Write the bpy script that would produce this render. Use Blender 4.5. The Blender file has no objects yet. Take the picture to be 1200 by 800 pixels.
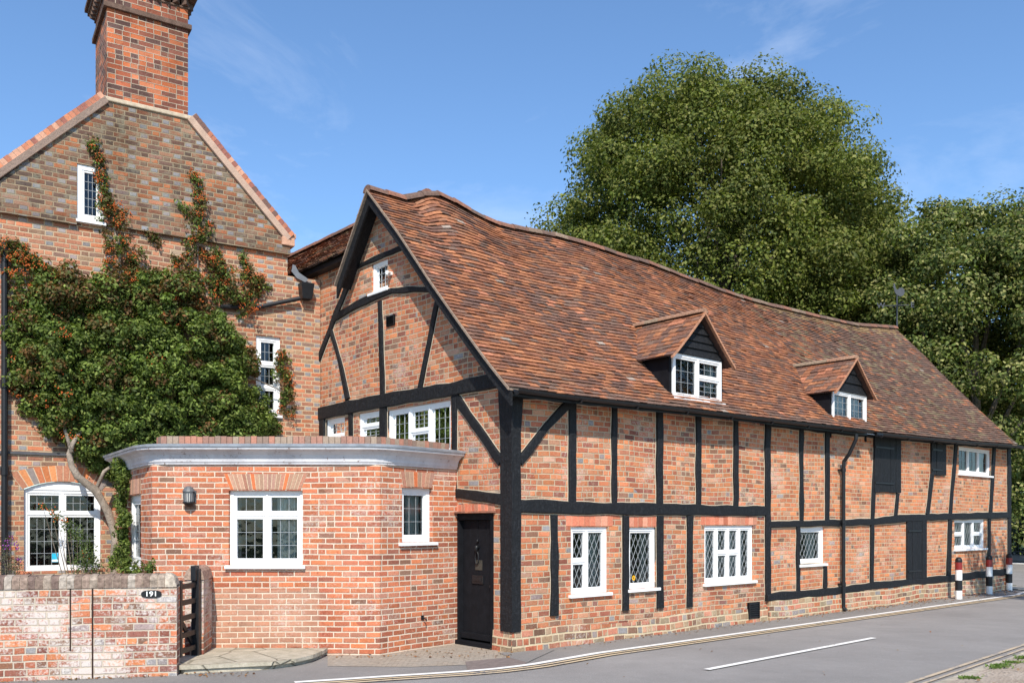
import bpy, math, random
import numpy as np
from mathutils import Vector, Matrix, noise
from mathutils.geometry import delaunay_2d_cdt
random.seed(11); rng = np.random.default_rng(11)
S = bpy.context.scene
COL = S.collection

# ------------------------------------------------------------------ camera, sky, sun, exposure
CZ, FPX, HOR = 1.72, 1050.0, 612.0
cam = bpy.data.objects.new('camera', bpy.data.cameras.new('camera')); COL.objects.link(cam)
cam.location = (0, 0, CZ); cam.rotation_euler = (math.radians(90), 0, 0)
cam.data.sensor_width = 36; cam.data.lens = FPX/1200*36
cam.data.shift_y = (HOR-400)/1200; cam.data.clip_end = 2000; cam.data.clip_start = .1
S.camera = cam
SUN_EL, SUN_AZ = 43, -4.0            # the sun stands behind the camera
W = bpy.data.worlds.new('World'); S.world = W; W.use_nodes = True
nt = W.node_tree; nt.nodes.clear()
out = nt.nodes.new('ShaderNodeOutputWorld'); bg = nt.nodes.new('ShaderNodeBackground')
sky = nt.nodes.new('ShaderNodeTexSky'); sky.sky_type = 'NISHITA'; sky.sun_disc = False
sky.sun_elevation = math.radians(SUN_EL); sky.sun_rotation = math.radians(180+SUN_AZ)
sky.air_density = 1.0; sky.dust_density = .35; sky.ozone_density = 2.0
# thin cirrus in the sky itself
tc = nt.nodes.new('ShaderNodeTexCoord'); mp = nt.nodes.new('ShaderNodeMapping')
mp.inputs['Scale'].default_value = (2.2, 2.2, 5.5); mp.inputs['Rotation'].default_value = (.3, .5, .2); mp.inputs['Location'].default_value = (3.1, .7, 1.9)
nz = nt.nodes.new('ShaderNodeTexNoise'); nz.inputs['Scale'].default_value = 1.3; nz.inputs['Detail'].default_value = 8; nz.inputs['Roughness'].default_value = .62; nz.inputs['Distortion'].default_value = .5
cr = nt.nodes.new('ShaderNodeValToRGB'); cr.color_ramp.elements[0].position = .53; cr.color_ramp.elements[1].position = .9
cr.color_ramp.elements[0].color = (0, 0, 0, 1); cr.color_ramp.elements[1].color = (.4, .4, .4, 1)
mx = nt.nodes.new('ShaderNodeMix'); mx.data_type = 'RGBA'
mx.inputs[7].default_value = (6.5, 6.9, 7.6, 1)
hs = nt.nodes.new('ShaderNodeMix'); hs.data_type = 'RGBA'; hs.blend_type = 'MULTIPLY'; hs.inputs[0].default_value = 1; hs.inputs[7].default_value = (.79, .965, 1.11, 1)
L = nt.links.new
L(tc.outputs['Generated'], mp.inputs[0]); L(mp.outputs[0], nz.inputs['Vector']); L(nz.outputs['Fac'], cr.inputs[0]); L(cr.outputs[0], mx.inputs[0])
L(sky.outputs[0], hs.inputs[6]); L(hs.outputs[2], mx.inputs[6]); L(mx.outputs[2], bg.inputs[0]); L(bg.outputs[0], out.inputs[0])
bg.inputs[1].default_value = .15
sl = bpy.data.lights.new('sun', 'SUN'); sl.energy = 4.6; sl.angle = math.radians(.53); sl.color = (1, .935, .84)
sun = bpy.data.objects.new('sun', sl); COL.objects.link(sun)
sun.rotation_euler = (math.radians(90-SUN_EL), 0, -math.radians(SUN_AZ)); sun.location = (-5, -20, 30)
S.view_settings.view_transform = 'Standard'; S.view_settings.look = 'None'; S.view_settings.gamma = 1
S.view_settings.use_curve_mapping = False; S.view_settings.exposure = .34

# ------------------------------------------------------------------ node helpers
class X:
    """a socket with arithmetic"""
    def __init__(s, t, o): s.t, s.o = t, o
    def _m(s, op, *a, clamp=False):
        n = s.t.nodes.new('ShaderNodeMath'); n.operation = op; n.use_clamp = clamp
        for i, v in enumerate((s,)+a):
            if isinstance(v, X): s.t.links.new(v.o, n.inputs[i])
            else: n.inputs[i].default_value = v
        return X(s.t, n.outputs[0])
    def __add__(s, b): return s._m('ADD', b)
    def __sub__(s, b): return s._m('SUBTRACT', b)
    def __mul__(s, b): return s._m('MULTIPLY', b)
    def __truediv__(s, b): return s._m('DIVIDE', b)
    def floor(s): return s._m('FLOOR')
    def fract(s): return s._m('FRACT')
    def gt(s, b): return s._m('GREATER_THAN', b)
    def mn(s, b): return s._m('MINIMUM', b)
    def rng(s, a, b, c=0., d=1.):
        n = s.t.nodes.new('ShaderNodeMapRange'); s.t.links.new(s.o, n.inputs[0])
        for i, v in enumerate((a, b, c, d)): n.inputs[i+1].default_value = v
        return X(s.t, n.outputs[0])
class M:
    def __init__(s, name, rough=.8, spec=.3):
        s.m = bpy.data.materials.new(name); s.m.use_nodes = True; s.t = s.m.node_tree
        s.b = s.t.nodes['Principled BSDF']; s.b.inputs['Roughness'].default_value = rough
        s.b.inputs['Specular IOR Level'].default_value = spec
    def n(s, ty): return s.t.nodes.new(ty)
    def l(s, a, b): s.t.links.new(a.o if isinstance(a, X) else a, b)
    def uv(s):
        u = s.n('ShaderNodeTexCoord'); p = s.n('ShaderNodeSeparateXYZ'); s.l(u.outputs['UV'], p.inputs[0])
        return u.outputs['UV'], X(s.t, p.outputs[0]), X(s.t, p.outputs[1])
    def obj(s): return s.n('ShaderNodeTexCoord').outputs['Object']
    def scale(s, v, sc):
        n = s.n('ShaderNodeMapping'); s.l(v, n.inputs[0]); n.inputs['Scale'].default_value = sc; return n.outputs[0]
    def noise(s, v, sc, det=3, rough=.5, dist=0):
        n = s.n('ShaderNodeTexNoise'); s.l(v, n.inputs['Vector']); n.inputs['Scale'].default_value = sc
        n.inputs['Detail'].default_value = det; n.inputs['Roughness'].default_value = rough; n.inputs['Distortion'].default_value = dist
        return X(s.t, n.outputs['Fac'])
    def white(s, a, b, w=0.):
        c = s.n('ShaderNodeCombineXYZ'); s.l(a, c.inputs[0]); s.l(b, c.inputs[1]); c.inputs[2].default_value = w
        n = s.n('ShaderNodeTexWhiteNoise'); n.noise_dimensions = '3D'; s.l(c.outputs[0], n.inputs['Vector']); return X(s.t, n.outputs['Value'])
    def ramp(s, f, stops, const=False):
        n = s.n('ShaderNodeValToRGB'); s.l(f, n.inputs[0]); r = n.color_ramp
        if const: r.interpolation = 'CONSTANT'
        while len(r.elements) < len(stops): r.elements.new(.5)
        for e, (p, c) in zip(r.elements, stops): e.position = p; e.color = (*c, 1)
        return X(s.t, n.outputs[0])
    def mix(s, f, a, b, mode='MIX'):
        n = s.n('ShaderNodeMix'); n.data_type = 'RGBA'; n.blend_type = mode
        if isinstance(f, X): s.l(f, n.inputs[0])
        else: n.inputs[0].default_value = f
        for i, v in ((6, a), (7, b)):
            if isinstance(v, X): s.l(v, n.inputs[i])
            else: n.inputs[i].default_value = (*v, 1)
        return X(s.t, n.outputs[2])
    def grey(s, x):
        n = s.n('ShaderNodeCombineColor')
        for i in range(3): s.l(x, n.inputs[i])
        return X(s.t, n.outputs[0])
    def attr(s, name='tint'):
        n = s.n('ShaderNodeAttribute'); n.attribute_name = name; return X(s.t, n.outputs['Color'])
    def col(s, c):
        if isinstance(c, X): s.l(c, s.b.inputs['Base Color'])
        else: s.b.inputs['Base Color'].default_value = (*c, 1)
        return s
    def bump(s, h, dist=.01, st=1.):
        n = s.n('ShaderNodeBump'); s.l(h, n.inputs['Height']); n.inputs['Distance'].default_value = dist; n.inputs['Strength'].default_value = st
        s.l(n.outputs[0], s.b.inputs['Normal']); return s

def brick(name, pal, mortar=(.5, .41, .31), bond='flemish', ch=.076, L_=.225, mw=.0062, white=0., dirt=0., wob=1., drk=.0, seed=0., lich=0., smear=.32, patch_=None, hs=.66):
    m = M(name, .9, .15); vec, u, v = m.uv()
    n1 = m.noise(m.scale(vec, (1, 1, 1)), .55, 2); n2 = m.noise(vec, 9, 2); n3 = m.noise(m.scale(vec, (.8, .8, 1)), 11.3, 2)
    v2 = v + (n1-.5)*(.11*wob) + (n2-.5)*(.009*wob)
    u2 = u + (n3-.5)*(.018*wob) + 40.0 + seed
    v2 = v2 + 20.0
    row = (v2/ch).floor(); fv = (v2/ch).fract()
    par = (row*.5).fract()*2
    if bond == 'flemish':
        P = L_*1.5; x = u2/P + par*.5 + m.white(row, row, 3.)*.12*wob; k = x.floor(); fu = x.fract(); hd = fu.gt(.6667)
        du = (fu*(fu*-1+.6667)._m('ABSOLUTE')) # placeholder, replaced below
        a = fu.mn((fu-.6667)._m('ABSOLUTE')).mn(fu*-1+1.0)*P
        cid = k*2+hd
    else:
        P = L_; x = u2/P + par*.5 + m.white(row, row, 3.)*.25*wob; k = x.floor(); fu = x.fract()
        # some headers: split a stretcher in two
        sp = m.white(k, row, 7.).gt(hs)
        h2 = (fu*2).fract(); a1 = fu.mn(fu*-1+1.0)*P; a2 = h2.mn(h2*-1+1.0)*(P/2)
        a = a1*(sp*-1+1.0) + a2*sp; cid = k*2 + sp*(fu*2).floor()
        hd = sp
    b = fv.mn(fv*-1+1.0)*ch
    d = a.mn(b)
    edge = m.noise(vec, 38, 3, .6)
    mask = (d + (edge-.5)*.010)
    bm = mask.rng(mw-.0015, mw+.0025)
    r1 = m.white(cid, row, 1.); r2 = m.white(cid, row, 2.)
    patch = m.noise(vec, .75, 3)
    r3 = m.white(cid, row, 9.)
    f = r1 + (patch-.5)*.35
    if bond == 'flemish': f = r1*.88*(hd*-1+1.) + (r1*.75+.5)*hd + (patch-.5)*.18
    c = m.ramp(f, pal, True)
    c = m.mix(r3*.28, c, m.ramp(r3*3.7-(r3*3.7).floor(), pal, False))
    fine = m.noise(vec, 55, 4, .65); med = m.noise(vec, 6, 3)
    c = m.mix(1., c, m.grey(r2.rng(0, 1, .78, 1.18)), 'MULTIPLY')
    c = m.mix(1., c, m.grey(fine.rng(.25, .75, .72, 1.25)), 'MULTIPLY')
    if patch_:
        (ua, ub, va, vb, pc) = patch_; e = (m.noise(vec, 3.5, 3)-.5)*.25
        k_ = ((u+e).rng(ua-.03, ua+.03)*(u+e).rng(ub-.03, ub+.03, 1, 0)*(v+e*.4).rng(va-.02, va+.02)*(v+e*.4).rng(vb-.02, vb+.02, 1, 0))
        c = m.mix(k_*.75, c, m.mix(r2, pc, tuple(x*.72 for x in pc)))
    c = m.mix(1., c, m.grey(m.noise(m.scale(vec, (1, 1, 1)), 1.7, 4, .6).rng(.32, .68, .8, 1.14)), 'MULTIPLY')
    base_ = v.rng(.0, .5, .0, 1.) ; c = m.mix(m.noise(vec, 5, 4, .7).rng(.4, .62, .0, .55)*(base_*-1+1.), c, m.mix(1., c, (.55, .5, .42), 'MULTIPLY'))
    if white:
        wn = (m.noise(vec, 1.3, 4, .6) + (m.noise(vec, 1.1, 2)-.5)*(.9*white) + (m.noise(vec, 30, 4, .7)-.5)*.9).rng(.60-white*.2, .72-white*.12)
        c = m.mix(wn*(.35+white*.5), c, (.62, .57, .52))
    bl_ = m.noise(m.scale(vec, (1.6, .8, 1)), 19, 2).rng(.6, .68, 0, .6); c = m.mix(bl_, c, m.mix(1., c, (.62, .55, .62), 'MULTIPLY'))
    sm = (m.noise(vec, 16, 5, .7)+(m.noise(vec, 2.1, 3)-.5)*.35).rng(.55, .72, 0, smear)
    c = m.mix(sm, c, tuple(x*.92 for x in mortar))
    mc = m.mix(med.rng(.3, .7), mortar, tuple(x*.78 for x in mortar))
    c = m.mix(bm, mc, c)
    if dirt:
        dn = (m.noise(vec, .9, 5, .6)).rng(.62-dirt*.25, .75, 0, dirt)
        c = m.mix(dn, c, m.mix(1., c, (.42, .38, .33), 'MULTIPLY'))
    if lich:
        ln = m.noise(vec, 7, 5, .7).rng(.5, .62, 0, lich); c = m.mix(ln, c, (.25, .24, .17))
    m.col(c)
    m.bump(bm*.75 + fine*.22 + r2*.25, .010, .9)
    return m.m

OR, OR2, RD, DR, BR, GY, PK, TN = (.6, .22, .095), (.54, .185, .09), (.42, .135, .075), (.25, .09, .065), (.22, .125, .085), (.27, .26, .26), (.55, .29, .18), (.42, .28, .17)
pal_panel = [(0, OR), (.14, RD), (.24, OR2), (.38, (.5, .2, .1)), (.5, RD), (.6, PK), (.7, OR2), (.8, BR), (.9, DR), (.965, GY)]
pal_ext = [(0, RD), (.16, (.5, .16, .08)), (.36, OR2), (.48, (.44, .13, .075)), (.58, (.58, .19, .085)), (.7, (.5, .2, .12)), (.82, (.32, .12, .08)), (.91, (.4, .2, .14)), (.97, BR)]
pal_house = [(0, (.42, .17, .1)), (.16, OR2), (.3, (.34, .16, .1)), (.4, TN), (.5, (.48, .21, .12)), (.64, (.36, .16, .1)), (.76, BR), (.86, (.22, .13, .1)), (.92, GY)]
pal_house_hi = [(0, (.23, .1, .06)), (.2, (.34, .125, .06)), (.34, (.15, .085, .065)), (.5, (.27, .14, .085)), (.6, (.44, .16, .07)), (.68, (.12, .08, .062)), (.82, (.2, .13, .09)), (.9, (.26, .26, .27))]
pal_wall = [(0, RD), (.2, DR), (.34, (.34, .14, .09)), (.48, OR2), (.6, (.3, .12, .09)), (.75, BR), (.86, OR), (.93, GY)]
B_panel = brick('brick_panels', pal_panel, (.56, .44, .3), 'run', .078, .22, .007, white=.12, wob=1.)
B_panel2 = brick('brick_panels_orange', [(0, OR), (.2, (.6, .22, .1)), (.4, OR2), (.56, (.5, .18, .09)), (.7, PK), (.84, RD), (.93, BR), (.98, GY)], (.57, .43, .28), 'run', .078, .21, .007, white=.1, wob=.8, seed=3.3)
B_plinth = brick('brick_plinth', [(0, RD), (.15, PK), (.3, TN), (.45, (.5, .2, .13)), (.6, (.36, .28, .18)), (.72, OR2), (.82, BR), (.92, GY)], (.62, .5, .33), 'run', .078, .22, .0085, white=.2, wob=1.2, seed=1.7)
B_ext = brick('brick_extension', pal_ext, (.7, .56, .43), 'stretcher', .0715, .207, .0076, hs=.93, white=.06, wob=.4, seed=5.1, smear=.2, patch_=(3.05, 4.45, .12, .86, (.5, .28, .19)))
B_house = brick('brick_house', pal_house, (.54, .4, .26), 'flemish', .073, .222, .008, dirt=.25, wob=.6)
B_househi = brick('brick_house_gable', pal_house_hi, (.34, .26, .17), 'flemish', .073, .222, .0075, dirt=.7, wob=.6, lich=.45, smear=.2)
B_chim = brick('brick_chimney', [(0, (.52, .15, .06)), (.22, (.42, .12, .06)), (.38, OR2), (.46, (.25, .09, .06)), (.66, (.2, .08, .06)), (.8, (.12, .07, .06))], (.5, .4, .3), 'run', .078, .225, .0055, wob=.3, dirt=.8, smear=.2)
B_wall = brick('brick_garden_wall', pal_wall, (.56, .47, .37), 'run', .078, .225, .0075, white=1., dirt=.3, wob=.9, seed=2.2)

def simple(name, c, rough=.8, spec=.3, var=.15, sc=6, bump=0, bs=None, metal=0):
    m = M(name, rough, spec); v = m.obj(); n = m.noise(v, sc, 4, .6)
    m.col(m.mix(1., c, m.grey(n.rng(.25, .75, 1-var, 1+var)), 'MULTIPLY')); m.b.inputs['Metallic'].default_value = metal
    if bump: m.bump(m.noise(v, bs or sc*4, 4, .6), bump)
    return m.m
def tinted(name, rough=.9, spec=.2, var=.25, sc=30, bump=.003, transl=0):
    m = M(name, rough, spec); v = m.obj(); n = m.noise(v, sc, 3, .6)
    c = m.mix(1., m.attr(), m.grey(n.rng(.25, .75, 1-var, 1+var)), 'MULTIPLY'); m.col(c)
    if bump: m.bump(n, bump)
    if transl:
        tr = m.n('ShaderNodeBsdfTranslucent'); ms = m.n('ShaderNodeMixShader'); ms.inputs[0].default_value = transl
        m.l(m.mix(1., c, (1.15, 1.3, .5), 'MULTIPLY'), tr.inputs[0]); o = m.t.nodes['Material Output']
        m.l(m.b.outputs[0], ms.inputs[1]); m.l(tr.outputs[0], ms.inputs[2]); m.l(ms.outputs[0], o.inputs[0])
    return m.m
def timber_mat():
    m = M('black_timber', .62, .35); v = m.obj()
    n = m.noise(m.scale(v, (9, 9, 9)), 2.4, 5, .65); w = m.noise(v, 1.5, 3)
    g2 = m.noise(m.scale(v, (30, 30, 3)), 1.5, 4, .7); m.col(m.mix((n*.6+g2*.4).rng(.5, .72), (.005, .0055, .007), (.026, .027, .031))); m.bump(n + g2*.8 + w*.5, .018, .9); return m.m
TIMBER = timber_mat()
BLACKP = simple('black_gloss_paint', (.010, .011, .013), .45, .35, .3, 20, .001)
DOORB = simple('black_door_paint', (.008, .0085, .011), .75, .15, .35, 9, .002)
WHITE = simple('white_paint', (.8, .8, .79), .45, .4, .04, 9, .0015, 40)
def cornice_mat():
    m = M('weathered_shade_grey_paint', .6, .3); v = m.obj()
    a = m.noise(m.scale(v, (1, 1, .5)), 3, 5, .7); b = m.noise(v, 22, 4, .7)
    c = m.mix(a.rng(.4, .75), (.6, .595, .61), (.42, .41, .43)); c = m.mix((b+a*.3).rng(.76, .85), c, (.2, .14, .11)); m.col(c); m.bump(b, .004); return m.m  # base greyed for the shade of the overhang; noise adds the weathering
CORN = cornice_mat()
LEAD = simple('lead_sheet', (.33, .36, .4), .5, .4, .3, 5, .004, metal=.3)
LEADCAME = simple('lead_cames', (.3, .32, .33), .5, .5, .2, 30)
TILE = tinted('clay_tile', .88, .2, .38, 26, .004)
ARCH = tinted('arch_brick', .9, .15, .22, 40, .003)
MORT = simple('lime_mortar', (.5, .41, .3), .95, .1, .2, 20, .004)
RIDGEM = simple('ridge_tile_clay', (.3, .16, .1), .9, .2, .45, 9, .01)
STONE = simple('weathered_stone', (.42, .37, .29), .92, .2, .28, 5, .012)
def flags():
    m = M('paving_flags', .92, .2); v = m.obj(); vo = m.n('ShaderNodeTexVoronoi'); vo.feature = 'DISTANCE_TO_EDGE'; vo.inputs['Scale'].default_value = 1.7; m.l(v, vo.inputs['Vector'])
    j = X(m.t, vo.outputs['Distance']).rng(.004, .02); n = m.noise(v, 7, 5, .7); f = m.noise(v, 60, 3, .7)
    c = m.mix(n.rng(.35, .7), (.48, .43, .34), (.3, .27, .2)); c = m.mix(1., c, m.grey(f.rng(.3, .7, .85, 1.15)), 'MULTIPLY'); m.col(m.mix(j, (.27, .24, .18), c)); m.bump(j+n*.6+f*.2, .015); return m.m
FLAGS = flags()
COPING = simple('moulded_brick_coping', (.52, .3, .2), .9, .2, .25, 12, .006)
DARKIN = simple('unlit_room_dark', (.018, .02, .018), .9, .1, .3, 2)  # near-black colour stands in for the darkness of unlit rooms
CURT = simple('curtain_cloth', (.6, .6, .57), .9, .1, .1, 12, .004)
LEAFM = tinted('leaf', .6, .22, .12, 4, 0, .32)
BARK = simple('bark', (.2, .165, .13), .95, .1, .4, 9, .03)
BERRY = simple('orange_berry', (.5, .11, .02), .5, .4, .2, 20)
def glass():
    m = M('window_glass'); t = m.n('ShaderNodeBsdfTransparent'); t.inputs[0].default_value = (.78, .84, .82, 1)
    g = m.n('ShaderNodeBsdfGlossy'); g.inputs['Roughness'].default_value = .03; g.inputs[0].default_value = (.9, .95, 1, 1)
    f = m.n('ShaderNodeFresnel'); f.inputs[0].default_value = 1.6
    b = m.n('ShaderNodeBump'); b.inputs['Distance'].default_value = .006; m.l(m.noise(m.obj(), 5, 2), b.inputs['Height'])
    m.l(b.outputs[0], g.inputs['Normal'])
    s = m.n('ShaderNodeMixShader'); m.l(f.outputs[0], s.inputs[0]); m.l(t.outputs[0], s.inputs[1]); m.l(g.outputs[0], s.inputs[2])
    m.l(s.outputs[0], m.t.nodes['Material Output'].inputs[0]); return m.m
GLASS = glass()

# ------------------------------------------------------------------ object helpers
def prop(o, label=None, cat=None, group=None, kind=None):
    for k, v in (('label', label), ('category', cat), ('group', group), ('kind', kind)):
        if v: o[k] = v
    return o
def empty(name, loc, label, cat, group=None):
    o = bpy.data.objects.new(name, None); COL.objects.link(o); o.location = loc; o.empty_display_size = .3
    return prop(o, label, cat, group)
def root_of(o):
    while o.parent: o = o.parent
    return o
class MB:
    def __init__(s): s.v, s.f, s.uv, s.c = [], [], [], []
    def quad(s, pts, uv=None, c=None):
        i = len(s.v); s.v += [tuple(p) for p in pts]; s.f.append(tuple(range(i, i+len(pts))))
        s.uv.append(uv or [(0, 0)]*len(pts)); s.c.append(c or (1, 1, 1))
    def hexa(s, p, c=None, uvs=None):
        """p: 8 points, 0-3 front loop, 4-7 back loop (same order)"""
        for q in ((0, 1, 2, 3), (7, 6, 5, 4), (0, 4, 5, 1), (1, 5, 6, 2), (2, 6, 7, 3), (3, 7, 4, 0)):
            s.quad([p[k] for k in q], None if uvs is None else [uvs[k] for k in q], c)
    def box(s, x0, x1, y0, y1, z0, z1, c=None):
        s.hexa([(x0, y0, z0), (x1, y0, z0), (x1, y0, z1), (x0, y0, z1), (x0, y1, z0), (x1, y1, z0), (x1, y1, z1), (x0, y1, z1)], c)
    def tube(s, pts, rad, n=8, caps=True, c=None, closed=False):
        pts = [Vector(p) for p in pts]; rs = rad if isinstance(rad, (list, tuple)) else [rad]*len(pts)
        base = len(s.v); up = Vector((0, 0, 1)); prev = None
        for i, p in enumerate(pts):
            d = (pts[min(i+1, len(pts)-1)] - pts[max(i-1, 0)]).normalized()
            a = (prev - d*prev.dot(d)) if prev is not None else d.cross(up if abs(d.z) < .9 else Vector((1, 0, 0)))
            a.normalize(); prev = a; b = d.cross(a)
            for k in range(n):
                t = 2*math.pi*k/n; s.v.append(tuple(p + (a*math.cos(t)+b*math.sin(t))*rs[i]))
        for i in range(len(pts)-1):
            for k in range(n):
                q = [base+i*n+k, base+i*n+(k+1) % n, base+(i+1)*n+(k+1) % n, base+(i+1)*n+k]
                s.f.append(tuple(q)); s.uv.append([(0, 0)]*4); s.c.append(c or (1, 1, 1))
        if caps:
            for e, o in ((0, -1), (len(pts)-1, 1)):
                q = [base+e*n+k for k in range(n)]; s.f.append(tuple(q[::o])); s.uv.append([(0, 0)]*n); s.c.append(c or (1, 1, 1))
        return s
    def lathe(s, prof, cx=0, cy=0, n=20, c=None):
        base = len(s.v)
        for r, z in prof:
            for k in range(n):
                t = 2*math.pi*k/n; s.v.append((cx+r*math.cos(t), cy+r*math.sin(t), z))
        for i in range(len(prof)-1):
            for k in range(n):
                s.f.append((base+i*n+k, base+i*n+(k+1) % n, base+(i+1)*n+(k+1) % n, base+(i+1)*n+k)); s.uv.append([(0, 0)]*4); s.c.append(c or (1, 1, 1))
        for e in (0, len(prof)-1):
            s.f.append(tuple(base+e*n+k for k in range(n))); s.uv.append([(0, 0)]*n); s.c.append(c or (1, 1, 1))
        return s
    def build(s, name, mat, parent=None, smooth=False, bevel=0, recalc=True):
        me = bpy.data.meshes.new(name); me.from_pydata(s.v, [], s.f); me.materials.append(mat)
        ul = me.uv_layers.new(name='UVMap'); flat = [x for f in s.uv for p in f for x in p]; ul.data.foreach_set('uv', flat)
        at = me.attributes.new('tint', 'FLOAT_COLOR', 'FACE'); at.data.foreach_set('color', [x for c in s.c for x in (*c[:3], 1)])
        if smooth: me.polygons.foreach_set('use_smooth', [True]*len(s.f))
        me.update()
        if recalc:
            import bmesh
            b = bmesh.new(); b.from_mesh(me); bmesh.ops.remove_doubles(b, verts=b.verts, dist=1e-5) if smooth or bevel else None
            bmesh.ops.recalc_face_normals(b, faces=b.faces) if (smooth or bevel) else None
            b.to_mesh(me); b.free()
        o = bpy.data.objects.new(name, me); COL.objects.link(o)
        if parent:
            o.parent = parent; o.matrix_parent_inverse = Matrix.Translation(-root_loc(parent))
        if bevel:
            md = o.modifiers.new('bevel', 'BEVEL'); md.width = bevel; md.segments = 2; md.limit_method = 'ANGLE'
        return o
def root_loc(p):
    l = Vector((0, 0, 0))
    # parts under a part: the part's own world transform is identity, so only a direct Empty counts
    return Vector(p.location) if p.type == 'EMPTY' and not p.parent else l

class Plane:
    """vertical plane: base point, unit direction, outward normal (towards the street)"""
    def __init__(s, P0, d, n):
        l = math.hypot(*d); s.P = P0; s.d = (d[0]/l, d[1]/l); l = math.hypot(*n); s.n = (n[0]/l, n[1]/l)
    def p(s, a, z, o=0.): return Vector((s.P[0]+a*s.d[0]+o*s.n[0], s.P[1]+a*s.d[1]+o*s.n[1], z))
    def un(s, px, py, o=0.):
        P = (s.P[0]+o*s.n[0], s.P[1]+o*s.n[1]); k = (px-600)/FPX
        a = (k*P[1]-P[0])/(s.d[0]-k*s.d[1]); Z = P[1]+a*s.d[1]; return a, CZ+(HOR-py)/FPX*Z
    def box(s, mb, a0, a1, z0, z1, o0, o1, c=None):
        P = [s.p(a0, z0, o1), s.p(a1, z0, o1), s.p(a1, z1, o1), s.p(a0, z1, o1), s.p(a0, z0, o0), s.p(a1, z0, o0), s.p(a1, z1, o0), s.p(a0, z1, o0)]
        q = lambda i, uv: mb.quad([P[k] for k in i], uv, c)
        q((0, 1, 2, 3), [(a0, z0), (a1, z0), (a1, z1), (a0, z1)]); q((5, 4, 7, 6), [(a1, z0), (a0, z0), (a0, z1), (a1, z1)])
        q((1, 5, 6, 2), [(o1, z0), (o0, z0), (o0, z1), (o1, z1)]); q((4, 0, 3, 7), [(o0, z0), (o1, z0), (o1, z1), (o0, z1)])
        q((3, 2, 6, 7), [(a0, o1), (a1, o1), (a1, o0), (a0, o0)]); q((4, 5, 1, 0), [(a0, o0), (a1, o0), (a1, o1), (a0, o1)])
C0 = (0.0, 11.8); D1 = (.7524, .6587); D2 = (-.6587, .7524)
def offp(P, d, a): return (P[0]+a*d[0], P[1]+a*d[1])
def B(t, a, z): return Vector((C0[0]+t*D1[0]+a*D2[0], C0[1]+t*D1[1]+a*D2[1], z))
F = Plane(C0, D1, (-D2[0], -D2[1])); G = Plane(C0, D2, (-D1[0], -D1[1]))
HP = (-3.34, 15.6); HD = (-.8452, -.5344); H = Plane(HP, HD, (.5344, -.8452))
E0, E1, E2, E3 = (-5.95, 13.5), (-4.65, 11.58), (-1.71, 11.58), (-.80, 12.66)
def pl(A, Bq):
    d = (Bq[0]-A[0], Bq[1]-A[1]); return Plane(A, d, (d[1], -d[0]))
EL, EF, ER = pl(E0, E1), pl(E1, E2), pl(E2, E3)
WL = pl((-5.9, 9.575), (-3.76, 10.05))
def ground(px, py, z=0.):
    Z = (CZ-z)*FPX/(py-HOR); return ((px-600)/FPX*Z, Z)

def wall(name, P, outline, holes, mat, parent, reveal=.11, thick=.0, uoff=0.):
    vs = [Vector(p) for p in outline]; es = [(i, (i+1) % len(vs)) for i in range(len(vs))]
    for h in holes:
        a0, a1, z0, z1 = h; b = len(vs); vs += [Vector(x) for x in ((a0, z0), (a1, z0), (a1, z1), (a0, z1))]
        es += [(b, b+1), (b+1, b+2), (b+2, b+3), (b+3, b)]
    r = delaunay_2d_cdt(vs, es, [], 0, 1e-5); V, Fs = r[0], r[2]
    def inside(x, y):
        c = False; n = len(outline)
        for i in range(n):
            x1, y1 = outline[i]; x2, y2 = outline[(i+1) % n]
            if (y1 > y) != (y2 > y) and x < (x2-x1)*(y-y1)/(y2-y1)+x1: c = not c
        return c
    mb = MB()
    for f in Fs:
        cx = sum(V[i][0] for i in f)/3; cy = sum(V[i][1] for i in f)/3
        if inside(cx, cy) and not any(h[0] < cx < h[1] and h[2] < cy < h[3] for h in holes):
            pts = [P.p(V[i][0], V[i][1]) for i in f]; n = (pts[1]-pts[0]).cross(pts[2]-pts[0])
            idx = f if n.x*P.n[0]+n.y*P.n[1] > 0 else f[::-1]
            mb.quad([P.p(V[i][0], V[i][1]) for i in idx], [(V[i][0]+uoff, V[i][1]) for i in idx])
    for (a0, a1, z0, z1) in holes:
        for (p, q) in (((a0, z0), (a1, z0)), ((a1, z0), (a1, z1)), ((a1, z1), (a0, z1)), ((a0, z1), (a0, z0))):
            u0, u1 = (p[0]+q[0]*0, q[0]) if p[1] == q[1] else (0, reveal)
            if p[1] == q[1]: uv = [(p[0], p[1]), (q[0], q[1]), (q[0], q[1]-reveal), (p[0], p[1]-reveal)]
            else: uv = [(p[0], p[1]), (q[0], q[1]), (q[0]+reveal, q[1]), (p[0]+reveal, p[1])]
            mb.quad([P.p(*p), P.p(*q), P.p(*q, -reveal), P.p(*p, -reveal)], uv)
    if thick:
        n = len(outline)
        for i in range(n):
            p, q = outline[i], outline[(i+1) % n]
            uv = [(0, p[1]), (0, q[1]), (thick, q[1]), (thick, p[1])] if abs(p[1]-q[1]) > abs(p[0]-q[0]) else [(p[0], 0), (q[0], 0), (q[0], thick), (p[0], thick)]
            mb.quad([P.p(*p), P.p(*q), P.p(*q, -thick), P.p(*p, -thick)], uv)
    return mb.build(name, mat, parent, recalc=False)

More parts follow.
